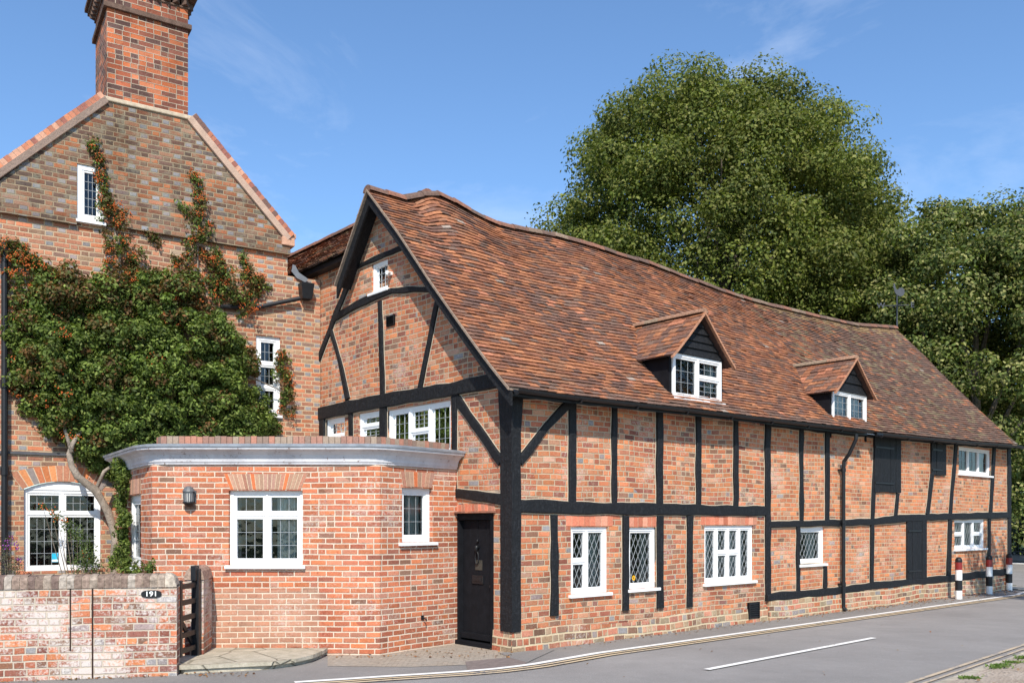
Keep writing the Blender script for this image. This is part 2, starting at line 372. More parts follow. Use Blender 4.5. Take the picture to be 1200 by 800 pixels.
def beam(P, pts, name, parent, o=.032, width=None, jit=.011, depth=.06):
    """pts: list of (px,py,width_px) on plane P given in photo pixels; built as a real length of sawn timber"""
    q = []
    for (x, y, w) in pts:
        a, z = P.un(x, y); a2, _ = P.un(x+1, y); _, z2 = P.un(x, y-1); q.append([a, z, w])
    return beam_m(P, q, name, parent, o, jit, depth, px=True)
def beam_m(P, q, name, parent, o=.032, jit=.007, depth=.06, px=False):
    path = []
    for i in range(len(q)-1):
        (a, z, w), (b, y, w2) = q[i], q[i+1]; n = max(2, int(math.hypot(b-a, y-z)/.16))
        for k in range(n): t = k/n; path.append((a+(b-a)*t, z+(y-z)*t, w+(w2-w)*t))
    path.append(tuple(q[-1])); o = o+random.uniform(-.006, .006); sd = random.random()*99
    mb = MB(); rings = []
    for i, (a, z, w) in enumerate(path):
        p0, p1 = path[max(i-1, 0)], path[min(i+1, len(path)-1)]; dx, dz = p1[0]-p0[0], p1[1]-p0[1]; l = math.hypot(dx, dz); nx, nz = -dz/l, dx/l
        if px:
            # perpendicular pixel width -> metres at that place on the plane
            Z = P.P[1]+a*P.d[1]; v = Vector((nx*P.d[0], nx*P.d[1], nz)); X0 = P.P[0]+a*P.d[0]
            k = (FPX*(v.x/Z - X0*v.y/Z/Z), FPX*(v.z/Z - (z-CZ)*v.y/Z/Z))
            tv = Vector((dx/l*P.d[0], dx/l*P.d[1], dz/l)); tk = Vector((FPX*(tv.x/Z - X0*tv.y/Z/Z), FPX*(tv.z/Z-(z-CZ)*tv.y/Z/Z))).normalized()
            pp = Vector((-tk.y, tk.x)); w = w/max(abs(k[0]*pp.x+k[1]*pp.y), 1)
        j1 = noise.noise(Vector((i*.45, sd, 0)))*jit*2; j2 = noise.noise(Vector((i*.45, sd, 9)))*jit*2; j3 = noise.noise(Vector((i*.4, sd, 5)))*jit
        h = w/2
        rings.append([(a+nx*(h+j1), z+nz*(h+j1), -depth), (a+nx*(h+j1-.006), z+nz*(h+j1-.006), o+j3-.003), (a+nx*(h+j1-.02), z+nz*(h+j1-.02), o+j3+.003), (a-nx*(h+j2-.02), z-nz*(h+j2-.02), o+j3+.003), (a-nx*(h+j2-.006), z-nz*(h+j2-.006), o+j3-.003), (a-nx*(h+j2), z-nz*(h+j2), -depth)])
    for A, Bq in zip(rings[:-1], rings[1:]):
        for k in range(5): mb.quad([P.p(*A[k]), P.p(*A[k+1]), P.p(*Bq[k+1]), P.p(*Bq[k])])
    mb.quad([P.p(*x) for x in rings[0]]); mb.quad([P.p(*x) for x in rings[-1][::-1]])
    tb = mb.build(name, TIMBER, parent)
    e = random.uniform(.009, .015)
    for k0 in (0, 5):
        fl = MB(); k1 = 5-k0
        for A, Bq in zip(rings[:-1], rings[1:]):
            dA = Vector((A[k0][0]-A[k1][0], A[k0][1]-A[k1][1])).normalized()*e; dB = Vector((Bq[k0][0]-Bq[k1][0], Bq[k0][1]-Bq[k1][1])).normalized()*e
            fl.quad([P.p(A[k0][0], A[k0][1], .006), P.p(A[k0][0]+dA.x, A[k0][1]+dA.y, .0025), P.p(Bq[k0][0]+dB.x, Bq[k0][1]+dB.y, .0025), P.p(Bq[k0][0], Bq[k0][1], .006)])
        fl.build('lime_fillet', MORT, tb, recalc=False)
    return tb

def window(P, rect, cols, parent, lead='grid', lw=(3, 3), rec=.03, sill=True, o=0., fw=.055, cw=.03, curtain=0, name='window', splits=None, sillw=.05, camew=.006, label=None, arch=0, fs=None):
    """rect a0,a1,z0,z1 (metres on the plane); cols: list of (fraction, [row fractions from the top])"""
    a0, a1, z0, z1 = rect
    mb = MB(); gl = MB(); le = MB(); f0 = -rec+o
    def bx(m, x0, x1, y0, y1, q0, q1): P.box(m, min(x0, x1), max(x0, x1), y0, y1, q0, q1)
    dn = f0-.07
    bx(mb, a0, a0+fw, z0, z1, dn, f0); bx(mb, a1-fw, a1, z0, z1, dn, f0); bx(mb, a0+fw, a1-fw, z1-fw, z1, dn, f0-.002); bx(mb, a0+fw, a1-fw, z0, z0+fw, dn, f0-.002)
    iw = a1-a0-2*fw; ih = z1-z0-2*fw; x = a0+fw; tot = sum(c[0] for c in cols); mu = fw*.7
    for ci, (fr, rows) in enumerate(cols):
        w = iw*fr/tot; xa, xb = x+(mu/2 if ci else 0), x+w-(mu/2 if ci < len(cols)-1 else 0)
        if ci < len(cols)-1: bx(mb, x+w-mu/2, x+w+mu/2, z0+fw, z1-fw, dn, f0-.001)
        y = z1-fw; rt = sum(rows)
        for ri, rf in enumerate(rows):
            h = ih*rf/rt; ya, yb = y-h+(mu/2 if ri < len(rows)-1 else 0), y-(mu/2 if ri else 0)
            if ri < len(rows)-1: bx(mb, xa, xb, y-h-mu/2, y-h+mu/2, dn, f0-.003)
            c1 = cw; q1 = f0-.012
            bx(mb, xa, xa+c1, ya, yb, dn+.01, q1); bx(mb, xb-c1, xb, ya, yb, dn+.01, q1); bx(mb, xa+c1, xb-c1, yb-c1, yb, dn+.01, q1-.002); bx(mb, xa+c1, xb-c1, ya, ya+c1, dn+.01, q1-.002)
            A, Bq, Cc, Dd = xa+c1, xb-c1, ya+c1, yb-c1; g = f0-.045
            gl.quad([P.p(A, Cc, g), P.p(Bq, Cc, g), P.p(Bq, Dd, g), P.p(A, Dd, g)])
            cm = camew/2
            if lead == 'grid':
                nx = lw[0]; ny = max(1, round(lw[1]*rf/max(rows))) if len(rows) > 1 else lw[1]
                for i in range(1, nx): xx = A+(Bq-A)*i/nx; bx(le, xx-cm, xx+cm, Cc, Dd, g+.001, g+.006)
                for i in range(1, ny): yy = Cc+(Dd-Cc)*i/ny; bx(le, A, Bq, yy-cm, yy+cm, g+.0015, g+.0065)
            elif lead == 'diamond':
                dw, dh = lw; Wd, Hd = Bq-A, Dd-Cc
                for sgn in (1, -1):
                    k = -int(Hd/dh)-2
                    while k < Wd/dw+Hd/dh+3:
                        # line: x = k*dw + sgn*(y)*dw/dh
                        pts = []
                        def X_(yy): return (k*dw + sgn*yy*dw/dh) if sgn > 0 else (k*dw + sgn*yy*dw/dh)
                        y0_, y1_ = 0., Hd
                        # clip to 0..Wd
                        sl_ = sgn*dw/dh
                        ya_, yb_ = sorted(((0-k*dw)/sl_, (Wd-k*dw)/sl_)); y0_, y1_ = max(0, ya_), min(Hd, yb_)
                        if y1_-y0_ > .01:
                            x0_, x1_ = X_(y0_), X_(y1_); l = math.hypot(x1_-x0_, y1_-y0_); nx_, ny_ = -(y1_-y0_)/l*cm, (x1_-x0_)/l*cm
                            qf, qb = g+.006+.0005*sgn, g+.001
                            pp = [(A+x0_+nx_, Cc+y0_+ny_), (A+x0_-nx_, Cc+y0_-ny_), (A+x1_-nx_, Cc+y1_-ny_), (A+x1_+nx_, Cc+y1_+ny_)]
                            le.hexa([P.p(*t, qf) for t in pp]+[P.p(*t, qb) for t in pp])
                        k += 1
            y -= h
        x += w
    if arch:
        # curved white tympanum board over the frame
        n = 10; top = [(a0+(a1-a0)*i/n, z1+arch*(1-(2*i/n-1)**2)) for i in range(n+1)]
        for i in range(n):
            (xa, ya), (xb, yb) = top[i], top[i+1]
            mb.hexa([P.p(xa, z1-.002, f0+.01), P.p(xb, z1-.002, f0+.01), P.p(xb, yb, f0+.01), P.p(xa, ya, f0+.01), P.p(xa, z1-.002, dn), P.p(xb, z1-.002, dn), P.p(xb, yb, dn), P.p(xa, ya, dn)])
    wo = mb.build(name, WHITE, parent, bevel=.004)
    if label: wo['label'] = label
    gl.build('glass', GLASS, wo, recalc=False); 
    if le.v: le.build('leading', LEADCAME, wo)
    if sill:
        s = MB(); P.box(s, a0-sillw, a1+sillw, z0-.045, z0-.001, -rec-.02, .055+o); s.build('sill', WHITE, wo, bevel=.005)
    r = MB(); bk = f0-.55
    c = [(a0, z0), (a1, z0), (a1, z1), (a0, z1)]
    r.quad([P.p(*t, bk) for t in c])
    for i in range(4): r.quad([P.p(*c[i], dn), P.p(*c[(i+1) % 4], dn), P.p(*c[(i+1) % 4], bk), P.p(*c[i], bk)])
    r.build('unlit_room_box', DARKIN, wo, recalc=False)  # dark box in place of the unlit room behind the glass
    if curtain:
        for side, frac, h0 in curtain:
            cu = MB(); w = (a1-a0)*frac; st = a0+fw if side < 0 else a1-fw-w; n = 26
            pts = [(st+w*i/n, f0-.13+.022*math.sin(i*1.45)+.01*math.sin(i*.7+1)) for i in range(n+1)]
            zb = z0+(z1-z0)*h0
            for i in range(n): cu.quad([P.p(pts[i][0], zb, pts[i][1]), P.p(pts[i+1][0], zb, pts[i+1][1]), P.p(pts[i+1][0], z1, pts[i+1][1]), P.p(pts[i][0], z1, pts[i][1])])
            cu.build('curtain', CURT, wo, recalc=False)
    return wo
def prect(P, x0, x1, y0, y1, xm=None):
    """photo rectangle at its place on plane P; top and bottom read at the middle column"""
    a, _ = P.un(x0, y0); b, _ = P.un(x1, y0); xm = xm or (x0+x1)/2
    return min(a, b), max(a, b), P.un(xm, y1)[1], P.un(xm, y0)[1]

def bricks_on_edge(P, a0, a1, z0, z1, parent, n, splay=0., o=.004, pal=None, name='brick_lintel', arch=0):
    """soldier course / flat gauged arch; every brick its own block in one part"""
    mb = MB(); pal = pal or [(.5, .26, .16), (.42, .17, .1), (.56, .3, .2), (.36, .2, .14), (.6, .2, .09)]
    mt = MB()
    mid = (a0+a1)/2
    def T(x, top): 
        k = (x-mid)/((a1-a0)/2)
        return x + (splay*k if top else 0)
    def Zc(x): return arch*(1-((x-mid)/((a1-a0)/2))**2)
    for i in range(n):
        xa = a0+(a1-a0)*i/n+.005; xb = a0+(a1-a0)*(i+1)/n-.005; c = random.choice(pal); k = random.uniform(.8, 1.2); c = tuple(v*k for v in c)
        oo = o+random.uniform(0, .004)
        f = [(xa, z0+Zc(xa)), (xb, z0+Zc(xb)), (T(xb, 1), z1+Zc(xb)), (T(xa, 1), z1+Zc(xa))]
        mb.hexa([P.p(*t, oo) for t in f]+[P.p(*t, -.05) for t in f], c)
        xa -= .005; xb += .005; f = [(xa, z0+Zc(xa)), (xb, z0+Zc(xb)), (T(xb, 1), z1+Zc(xb)), (T(xa, 1), z1+Zc(xa))]
        mb.hexa([P.p(*t, .0015) for t in f]+[P.p(*t, -.05) for t in f], (.55, .43, .3))
    return mb.build(name, ARCH, parent)

def tiles(name, Pf, n, vlo, vhi, tw, colf, parent, lift=.021):
    """courses of plain tiles; Pf(x,v) surface, x 0..1 eave to ridge, v metres along; each tile is a real lipped slab"""
    mb = MB()
    def nrm(x, v):
        e = 1e-3; a = Pf(min(x+e, 1), v)-Pf(max(x-e, 0), v); b = Pf(x, v+.01)-Pf(x, v-.01); q = a.cross(b).normalized(); return q if q.z > 0 else -q
    for i in range(n):
        x0, x1 = i/n, min(1, (i+1.12)/n); lo, hi = vlo(x0), vhi(x0); k = max(1, round((hi-lo)/tw)); off = .5 if i % 2 else 0
        w = (hi-lo)/k; j = -1 if off else 0
        nv = nrm((i+.5)/n, (lo+hi)/2)
        while j < k:
            va, vb = lo+(j+off)*w, lo+(j+off+1)*w; j += 1
            va, vb = max(va, lo), min(vb, hi)
            if vb-va < .02: continue
            va += random.uniform(0, .005); vb -= random.uniform(0, .005)
            l = lift+abs(random.gauss(0, .0045)); dl, dr = random.gauss(0, .0025), random.gauss(0, .0025); dx = random.gauss(0, .05)/n
            p0, p1 = Pf(max(x0+dx, -.002), va), Pf(max(x0+dx, -.002), vb); q0, q1 = Pf(x1, va), Pf(x1, vb)
            P0, P1 = p0+nv*(l+dl), p1+nv*(l+dr); Q0, Q1 = q0+nv*.004, q1+nv*.004
            g = .016; R0, R1 = P0-nv*g, P1-nv*g
            c = colf((i+.5)/n, (va+vb)/2)
            mb.quad([P0, P1, Q1, Q0], None, c); mb.quad([R0, R1, P1, P0], None, tuple(v*.8 for v in c))  # front lip coloured darker, adding to the shade line of each course
            mb.quad([P0, Q0, q0, R0], None, c); mb.quad([R1, q1, Q1, P1], None, c)
    o = mb.build(name, TILE, parent, recalc=False)
    return o
def sheet(mb, Pf, n, m, vlo, vhi, c=(.1, .06, .05), dz=0.):
    for i in range(n):
        for j in range(m):
            q = []
            for (a, b) in ((i, j), (i, j+1), (i+1, j+1), (i+1, j)):
                x = a/n; v = vlo(x)+(vhi(x)-vlo(x))*b/m; p = Pf(x, v); q.append(p+Vector((0, 0, dz)))
            mb.quad(q, None, c)

# ------------------------------------------------------------------ ground, road, markings
def flat(name, pts, z, mat, kind='structure'):
    mb = MB(); mb.quad([(x, y, z) for x, y in pts], [(x, y) for x, y in pts]); o = mb.build(name, mat, recalc=False); o['kind'] = kind; return o
def asphalt(name, base, warm=0.):
    m = M(name, .9, .25); v = m.obj(); a = m.noise(v, 160, 3, .8); b = m.noise(v, .5, 4, .6); c = m.noise(v, 45, 2, .7); st = m.noise(m.scale(v, (1, 1, 1)), 2.5, 5, .7)
    col = m.mix(a.rng(.3, .7), tuple(x*.72 for x in base), tuple(x*1.3 for x in base))
    col = m.mix(1., col, m.grey(b.rng(.3, .7, .86, 1.12)), 'MULTIPLY'); col = m.mix(1., col, m.grey(st.rng(.3, .7, .93, 1.06)), 'MULTIPLY')
    w_n = m.noise(m.scale(v, (.35, .35, 1)), .9, 5, .7); col = m.mix(w_n.rng(.5, .6, 0, .22), col, tuple(x*.72 for x in base)); col = m.mix(c.rng(.66, .74), col, tuple(min(1, x*1.9) for x in base)); m.col(col); m.bump(a+c*.5, .008, .7); return m.m
ROAD = asphalt('asphalt_road', (.262, .246, .232)); PAVE = asphalt('asphalt_footway', (.235, .22, .205))
def gravel(name):
    m = M(name, .95, .15); v = m.obj(); vo = m.n('ShaderNodeTexVoronoi'); vo.inputs['Scale'].default_value = 28; m.l(v, vo.inputs['Vector'])
    n = m.noise(v, 1.1, 4, .6); f = m.noise(v, 60, 3, .7)
    c = m.mix(n.rng(.35, .65), (.4, .32, .245), (.54, .46, .38)); c = m.mix(f.rng(.3, .7), c, m.mix(.5, c, (.16, .12, .09))); m.col(c)
    m.bump(X(m.t, vo.outputs['Distance'])+f*.5, .02, .8); return m.m
GRAVEL = gravel('gravel_and_earth')
LAWN = simple('rough_grass', (.06, .085, .03), .95, .1, .4, 2, .05, 12)
flat('ground', [(-500, -60), (500, -60), (500, 900), (-500, 900)], 0, LAWN)
r0 = offp(C0, D2, 1.0); a = offp(r0, D1, -1.5)
flat('road', [(-60, -8), (28, -8), offp((28, 24), D1, 0), (32, 52), (13.6, 47), (13.8, 24.5), offp(C0, D1, 17.2), offp(C0, D1, -.8), (-4, 14.5), (-60, 14.5)], .004, ROAD)
# asphalt footway strip beside the house, flush with the road
g = ground
flat('footway', [g(382, 770), g(545, 760), g(586, 768), C0, offp(C0, D1, 17.1), g(1190, 697.5), g(700, 769), g(620, 780.5), g(575, 786), g(450, 796), g(300, 803.5), (-6.2, 9.45), g(-10, 798), g(207, 792)], .008, PAVE)
m_ = M('stone_setts', .92, .2); vec, u, v = m_.uv()
bt = m_.n('ShaderNodeTexBrick'); m_.l(m_.scale(vec, (2.6, 4.2, 1)), bt.inputs['Vector']); bt.inputs['Scale'].default_value = 1.6; bt.inputs['Color1'].default_value = (.42, .35, .275, 1); bt.inputs['Color2'].default_value = (.31, .265, .21, 1); bt.inputs['Mortar'].default_value = (.23, .19, .15, 1); bt.inputs['Mortar Size'].default_value = .025
nn = m_.noise(vec, 18, 4, .7); m_.col(m_.mix(1., m_.mix(m_.noise(vec, 2.2, 4, .7).rng(.42, .6, 0, .85), X(m_.t, bt.outputs['Color']), (.33, .29, .24)), m_.grey(nn.rng(.3, .7, .75, 1.2)), 'MULTIPLY')); m_.bump(nn, .02)
flat('sett_apron', [g(384, 781), g(384, 764), g(445, 762), g(535, 754), g(590, 762), g(600, 772), g(592, 778), g(560, 779), g(480, 782)], .012, m_.m)
flat('tarmac_patch', [g(545, 776), g(598, 771), g(618, 777), g(612, 782), g(575, 786), g(548, 786)], .016, simple('brown_tarmac', (.19, .155, .14), .9, .2, .2, 12, .004, 90))
flat('tarmac_patch', [g(585, 766), g(600, 764), g(650, 762), g(618, 777), g(598, 771.5)], .0165, PAVE)
# painted lines: white edge line and worn double yellow lines, following the wall then curving left
def paint(name, c, wear):
    m = M(name, .8, .2); v = m.obj(); n = m.noise(v, 26, 5, .75); b = m.noise(v, 2.2, 3)
    m.col(m.mix((n+(b-.5)*.5).rng(wear, wear+.13), c, (.24, .23, .22))); return m.m
PWH, PYE = paint('white_road_paint', (.76, .74, .7), .6), paint('faded_yellow_road_paint', (.6, .47, .3), .53)
def stripe(mb, path, off, w, z):
    pts = [Vector(p) for p in path]; L_, R_ = [], []
    for i, p in enumerate(pts):
        d = (pts[min(i+1, len(pts)-1)]-pts[max(i-1, 0)]).normalized(); n = Vector((d.y, -d.x)); L_.append(p+n*(off-w/2)); R_.append(p+n*(off+w/2))
    for i in range(len(pts)-1): mb.quad([(*L_[i], z), (*R_[i], z), (*R_[i+1], z), (*L_[i+1], z)])
main = [g(345, 800.5), g(400, 797), g(450, 793.6), g(500, 790.5), g(545, 787.6), g(580, 784.6), g(606, 781.5), g(625, 779)] + [offp(offp(C0, D2, -.79), D1, x) for x in (.8, 2, 4, 6, 8, 10, 12, 14, 15.2)] + [g(1200, 694)]
main = [m if i > 6 else m for i, m in enumerate(main)]
w_ = MB(); stripe(w_, main, 0, .10, .018); o = w_.build('white_edge_line', PWH, recalc=False); o['kind'] = 'structure'
w_ = MB(); stripe(w_, main, .135, .055, .02); stripe(w_, main, .245, .055, .02); o = w_.build('double_yellow_line', PYE, recalc=False); o['kind'] = 'structure'
w_ = MB(); stripe(w_, [g(828, 785.5), g(1024, 748)], 0, .09, .018); o = w_.build('centre_line_dash', PWH, recalc=False); o['kind'] = 'structure'
k0, k1 = g(1060, 804.5), g(1200, 757.5); kd = Vector((k1[0]-k0[0], k1[1]-k0[1])).normalized(); K = lambda t, s=0.: (k0[0]+kd.x*t+kd.y*s, k0[1]+kd.y*t-kd.x*s)
w_ = MB(); stripe(w_, [K(-4), K(20)], -.03, .055, .018); stripe(w_, [K(-4), K(20)], .09, .042, .018); o = w_.build('double_yellow_line', paint('worn_yellow_road_paint', (.5, .4, .28), .48), recalc=False); o['kind'] = 'structure'
ks = MB(); t = -4.
while t < 20:
    x = random.uniform(-.008, .008); A, Bq, Cc, Dd = K(t+.006, .2+x), K(t+.9, .2+x), K(t+.9, .33+x), K(t+.006, .33+x); z = .035+random.uniform(-.006, .006)
    ks.hexa([(*A, 0), (*Bq, 0), (*Cc, 0), (*Dd, 0), (*A, z), (*Bq, z), (*Cc, z), (*Dd, z)]); t += .91
o = ks.build('kerb', STONE, bevel=.008); o['kind'] = 'structure'
vm = MB(); random.seed(5)
def vz(t, s): return .03+min(.05, s*.05)+.03*noise.noise(Vector((t*1.3, s*1.3, 0)))
for i in range(80):
    for j in range(26):
        q = [(-4+i*.3, .32+j*.3), (-4+(i+1)*.3, .32+j*.3), (-4+(i+1)*.3, .32+(j+1)*.3), (-4+i*.3, .32+(j+1)*.3)]
        vm.quad([(*K(a, b), vz(a, b)) for a, b in q])
o = vm.build('verge_ground', GRAVEL, smooth=True); o['kind'] = 'structure'
# kerb and verge across the far road
flat('far_footway', [g(1178, 657), g(1215, 659), g(1245, 652), g(1178, 650)], .03, simple('pale_footway', (.4, .33, .27), .9, .2, .2, 2))
flat('far_edge_line', [g(1186, 659.5), g(1245, 661), g(1245, 662.5), g(1186, 661)], .02, PWH)
flat('corner_kerb', [g(1184, 686.5), g(1230, 690), g(1230, 694), g(1184, 690.5)], .022, simple('pale_kerb', (.5, .44, .36), .9, .2, .2, 4))

# ------------------------------------------------------------------ timber-framed house
house = empty('timber_framed_house', (0, 11.8, 0), 'long black and orange timber-framed brick house with a sagging red clay tile roof', 'house')
EPx = [(600, 454), (650, 461), (700, 467), (750, 472.6), (800, 478), (850, 484), (895, 489.5), (950, 496), (985, 500), (1040, 507), (1100, 513), (1150, 517.5), (1192, 520.5)]
EPl = Plane(offp(C0, D2, -.28), D1, F.n); eav = [EPl.un(*p) for p in EPx]
RA = 3.08
RPl = Plane(offp(C0, D2, RA), D1, F.n); RPx = [(430, 222), (455, 229), (480, 236), (492, 229), (502, 225.5), (520, 232), (545, 246), (575, 262), (600, 268), (640, 275), (680, 285), (720, 298), (760, 310), (800, 325), (840, 340), (870, 350), (900, 358), (940, 367.5), (980, 376.5), (1000, 381), (1048, 384)]
rid = [RPl.un(*p) for p in RPx]
def interp(tab, x):
    if x <= tab[0][0]: return tab[0][1]
    for (a, b), (c, d) in zip(tab[:-1], tab[1:]):
        if x <= c: return b+(d-b)*(x-a)/(c-a)
    return tab[-1][1]
TE0, TE1 = eav[-1][0], rid[-1][0]
gx = [(0, 0), (.123, .111), (.284, .270), (.501, .4895), (.739, .7446), (1, 1)]
def bumpf(x, t): # the ridge hump only affects the upper slope
    return x
def roofz(x, t):
    e = interp(eav, t); r = interp(rid, t); base = 6.9 if t < 2.6 else r
    g_ = interp(gx, x); z = e+(min(r, base+0.0)-e)*g_ + (r-min(r, base))*max(0, (x-.62)/.38)**1.3
    return z + (.03*noise.noise(Vector((t*.5, x*1.8, 3.)))+.009*noise.noise(Vector((t*1.6, x*4, 8.))))*math.sin(math.pi*min(1, x*1.02))*(1 if t > .5 else max(0, (t+.3)/.8))
def roofP(x, t): return B(t, -.28+(RA+.28)*x, roofz(x, t))
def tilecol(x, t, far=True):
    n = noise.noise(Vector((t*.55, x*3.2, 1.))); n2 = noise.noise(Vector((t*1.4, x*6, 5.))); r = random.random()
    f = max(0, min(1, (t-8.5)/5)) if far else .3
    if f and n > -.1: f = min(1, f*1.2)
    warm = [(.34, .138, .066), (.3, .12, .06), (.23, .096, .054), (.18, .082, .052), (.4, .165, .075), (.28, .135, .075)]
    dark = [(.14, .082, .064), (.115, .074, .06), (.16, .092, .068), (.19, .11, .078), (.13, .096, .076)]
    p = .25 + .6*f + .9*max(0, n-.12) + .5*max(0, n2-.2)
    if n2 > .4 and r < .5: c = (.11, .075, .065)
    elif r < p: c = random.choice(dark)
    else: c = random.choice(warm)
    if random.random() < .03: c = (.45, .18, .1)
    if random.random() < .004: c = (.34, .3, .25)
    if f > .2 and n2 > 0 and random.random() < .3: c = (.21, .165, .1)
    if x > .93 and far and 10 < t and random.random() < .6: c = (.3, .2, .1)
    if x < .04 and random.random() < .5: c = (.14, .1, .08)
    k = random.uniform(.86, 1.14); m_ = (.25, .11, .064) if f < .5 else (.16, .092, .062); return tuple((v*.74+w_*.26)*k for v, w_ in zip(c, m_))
vlo = lambda x: -.30; vhi = lambda x: TE0+(TE1-TE0)*x
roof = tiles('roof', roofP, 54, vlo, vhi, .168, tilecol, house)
bs = MB(); sheet(bs, roofP, 24, 60, vlo, vhi, dz=-.012)
# street slope underlay, rear slope, and their thickness
def backP(x, t): return B(t, RA+3.3*x, interp(rid, t)-3.4*x)
sheet(bs, backP, 6, 60, lambda x: 1.3, lambda x: TE1)
bs.build('roof_underlay', TILE, roof, recalc=False)
def leftP(x, t): # x 0 bottom .. 1 ridge: short rear slope over the street gable, dying into the side wing
    return B(t, RA+.78*(1-x)*1.25, interp(rid, t)-(1.02*(1-x)*1.25))
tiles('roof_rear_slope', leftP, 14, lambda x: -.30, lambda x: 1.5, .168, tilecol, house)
b2 = MB(); sheet(b2, leftP, 4, 8, lambda x: -.3, lambda x: 1.5, dz=-.012); b2.build('roof_underlay', TILE, roof, recalc=False)
# side wing running away to the left behind the gable
wz = 6.12; wr = rid[4][1]-.02; wt = rid[4][0]
def wingP(x, a): return B(-.22+(wt+.22)*x, a, wz+(wr-wz)*x+.02*noise.noise(Vector((a, x*3, 2))))
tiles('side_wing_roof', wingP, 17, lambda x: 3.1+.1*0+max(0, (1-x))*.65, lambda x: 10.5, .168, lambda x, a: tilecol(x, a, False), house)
b3 = MB(); sheet(b3, wingP, 4, 6, lambda x: 3.6, lambda x: 10.5, dz=-.012)
sheet(b3, lambda x, a: B(wt+1.6*x, a, wr-1.6*x), 2, 2, lambda x: 3, lambda x: 10.5)
b3.build('roof_underlay', TILE, roof, recalc=False)
b3 = MB(); b3.hexa([B(-.16, 3.98, wz-.09), B(-.16, 9, wz-.09), B(-.16, 9, wz-.005), B(-.16, 3.98, wz-.005), B(.02, 3.98, wz-.09), B(.02, 9, wz-.09), B(.02, 9, wz-.005), B(.02, 3.98, wz-.005)])
b3.build('soffit_board', BLACKP, house)
# ridge tiles
rt = MB(); t = -.3; 
def ridgeseg(A, Bq, r=.105, c=None):
    n = 8; d = (Bq-A).normalized(); sd = d.cross(Vector((0, 0, 1))).normalized(); up = sd.cross(d).normalized()
    rr = [];
    for P_, r_ in ((A, r), (Bq, r*.95)):
        rr.append([P_+sd*math.cos(math.pi*k/n)*r_*1.15+up*(math.sin(math.pi*k/n)*r_-.045) for k in range(n+1)])
    for k in range(n): rt.quad([rr[0][k], rr[0][k+1], rr[1][k+1], rr[1][k]], None, c)
    rt.quad(rr[0], None, c); rt.quad(rr[1][::-1], None, c)
while t < TE1-.1:
    t2 = min(t+.33, TE1+.01); c = random.choice([(.22, .11, .075), (.17, .1, .075), (.25, .12, .08), (.2, .14, .1), (.14, .09, .07), (.24, .17, .12)])
    ridgeseg(B(t, RA, interp(rid, t)+.012+random.uniform(-.008, .008)), B(t2+.012, RA, interp(rid, t2)+.01), random.uniform(.1, .112), c); t = t2
a = RA
while a < 10.4:
    ridgeseg(B(wt, a, wr+.02), B(wt, a+.34, wr+.02), random.uniform(.1, .112), random.choice([(.22, .11, .075), (.17, .1, .075), (.25, .12, .08)])); a += .33
rt.build('ridge_tiles', TILE, roof, recalc=False)
# front verge: undercloak edge, barge boards, soffit
vg = MB(); bg_ = MB()
def gprof(x): # street side of the gable, a from eave to ridge
    return -.28+(RA+.28)*x, roofz(x, -.3)
N_ = 20; pr = [gprof(i/N_) for i in range(N_+1)]; pl_ = [(RA+.78*1.25*i/8, pr[-1][1]-1.02*1.25*i/8) for i in range(9)]
for seq in (pr, pl_):
    for (a0, z0), (a1, z1) in zip(seq[:-1], seq[1:]):
        vg.hexa([B(-.315, a0, z0-.035), B(-.315, a1, z1-.035), B(-.315, a1, z1+.004), B(-.315, a0, z0+.004), B(0.02, a0, z0-.035), B(0.02, a1, z1-.035), B(0.02, a1, z1+.001), B(0.02, a0, z0+.001)], (.27, .2, .15))
        bg_.hexa([B(-.27, a0, z0-.23), B(-.27, a1, z1-.23), B(-.27, a1, z1-.036), B(-.27, a0, z0-.036), B(-.235, a0, z0-.23), B(-.235, a1, z1-.23), B(-.235, a1, z1-.036), B(-.235, a0, z0-.036)])
vg.build('verge_undercloak', TILE, roof); bg_.build('barge_board', TIMBER, house)
sf = MB()
for seq in (pr, pl_):
    for (a0, z0), (a1, z1) in zip(seq[:-1], seq[1:]): sf.quad([B(-.24, a0, z0-.045), B(-.24, a1, z1-.045), B(.02, a1, z1-.045), B(.02, a0, z0-.045)])
sf.build('verge_soffit', TIMBER, roof, recalc=False)
# right-hand end verge
vg = MB()
for i in range(N_):
    x0, x1 = i/N_, (i+1)/N_; A0, A1 = roofP(x0, vhi(x0)), roofP(x1, vhi(x1)); dn = Vector((0, 0, .06)); e = Vector((D1[0], D1[1], 0))
    vg.hexa([A0-dn+e*.01, A1-dn+e*.01, A1+e*.01, A0+e*.01, A0-dn-e*.3, A1-dn-e*.3, A1-e*.3-Vector((0, 0, .02)), A0-e*.3-Vector((0, 0, .02))], (.2, .14, .1))
vg.build('verge_undercloak', TILE, roof)

# walls
def wtop(t): return roofz(.083, t)-.05
XS = F.un(898.5, 600)[0]
winF = {'w1': (669, 712.5, 617, 695), 'w2': (736.5, 769, 617.5, 689), 'w3': (825.5, 883, 615.5, 681.5), 'w4': (936.5, 966, 617, 660.5), 'w5': (1118.5, 1154, 608, 642.5), 'w6': (1123.5, 1161, 525, 556)}
R = {k: prect(F, *v) for k, v in winF.items()}
def outl(t0, t1, zb): 
    n = max(2, int((t1-t0)/.5)); return [(t0, zb), (t1, zb)] + [(t1-(t1-t0)*i/n, wtop(t1-(t1-t0)*i/n)) for i in range(n+1)]
TEND = F.un(1183, 600)[0]
wall('front_wall', F, outl(0, XS, -.1), [R['w1'], R['w2'], R['w3']], B_panel, house, uoff=0)
wall('front_wall', F, outl(XS, TEND, -.1), [R['w4'], R['w5'], R['w6']], B_panel2, house, uoff=.4)
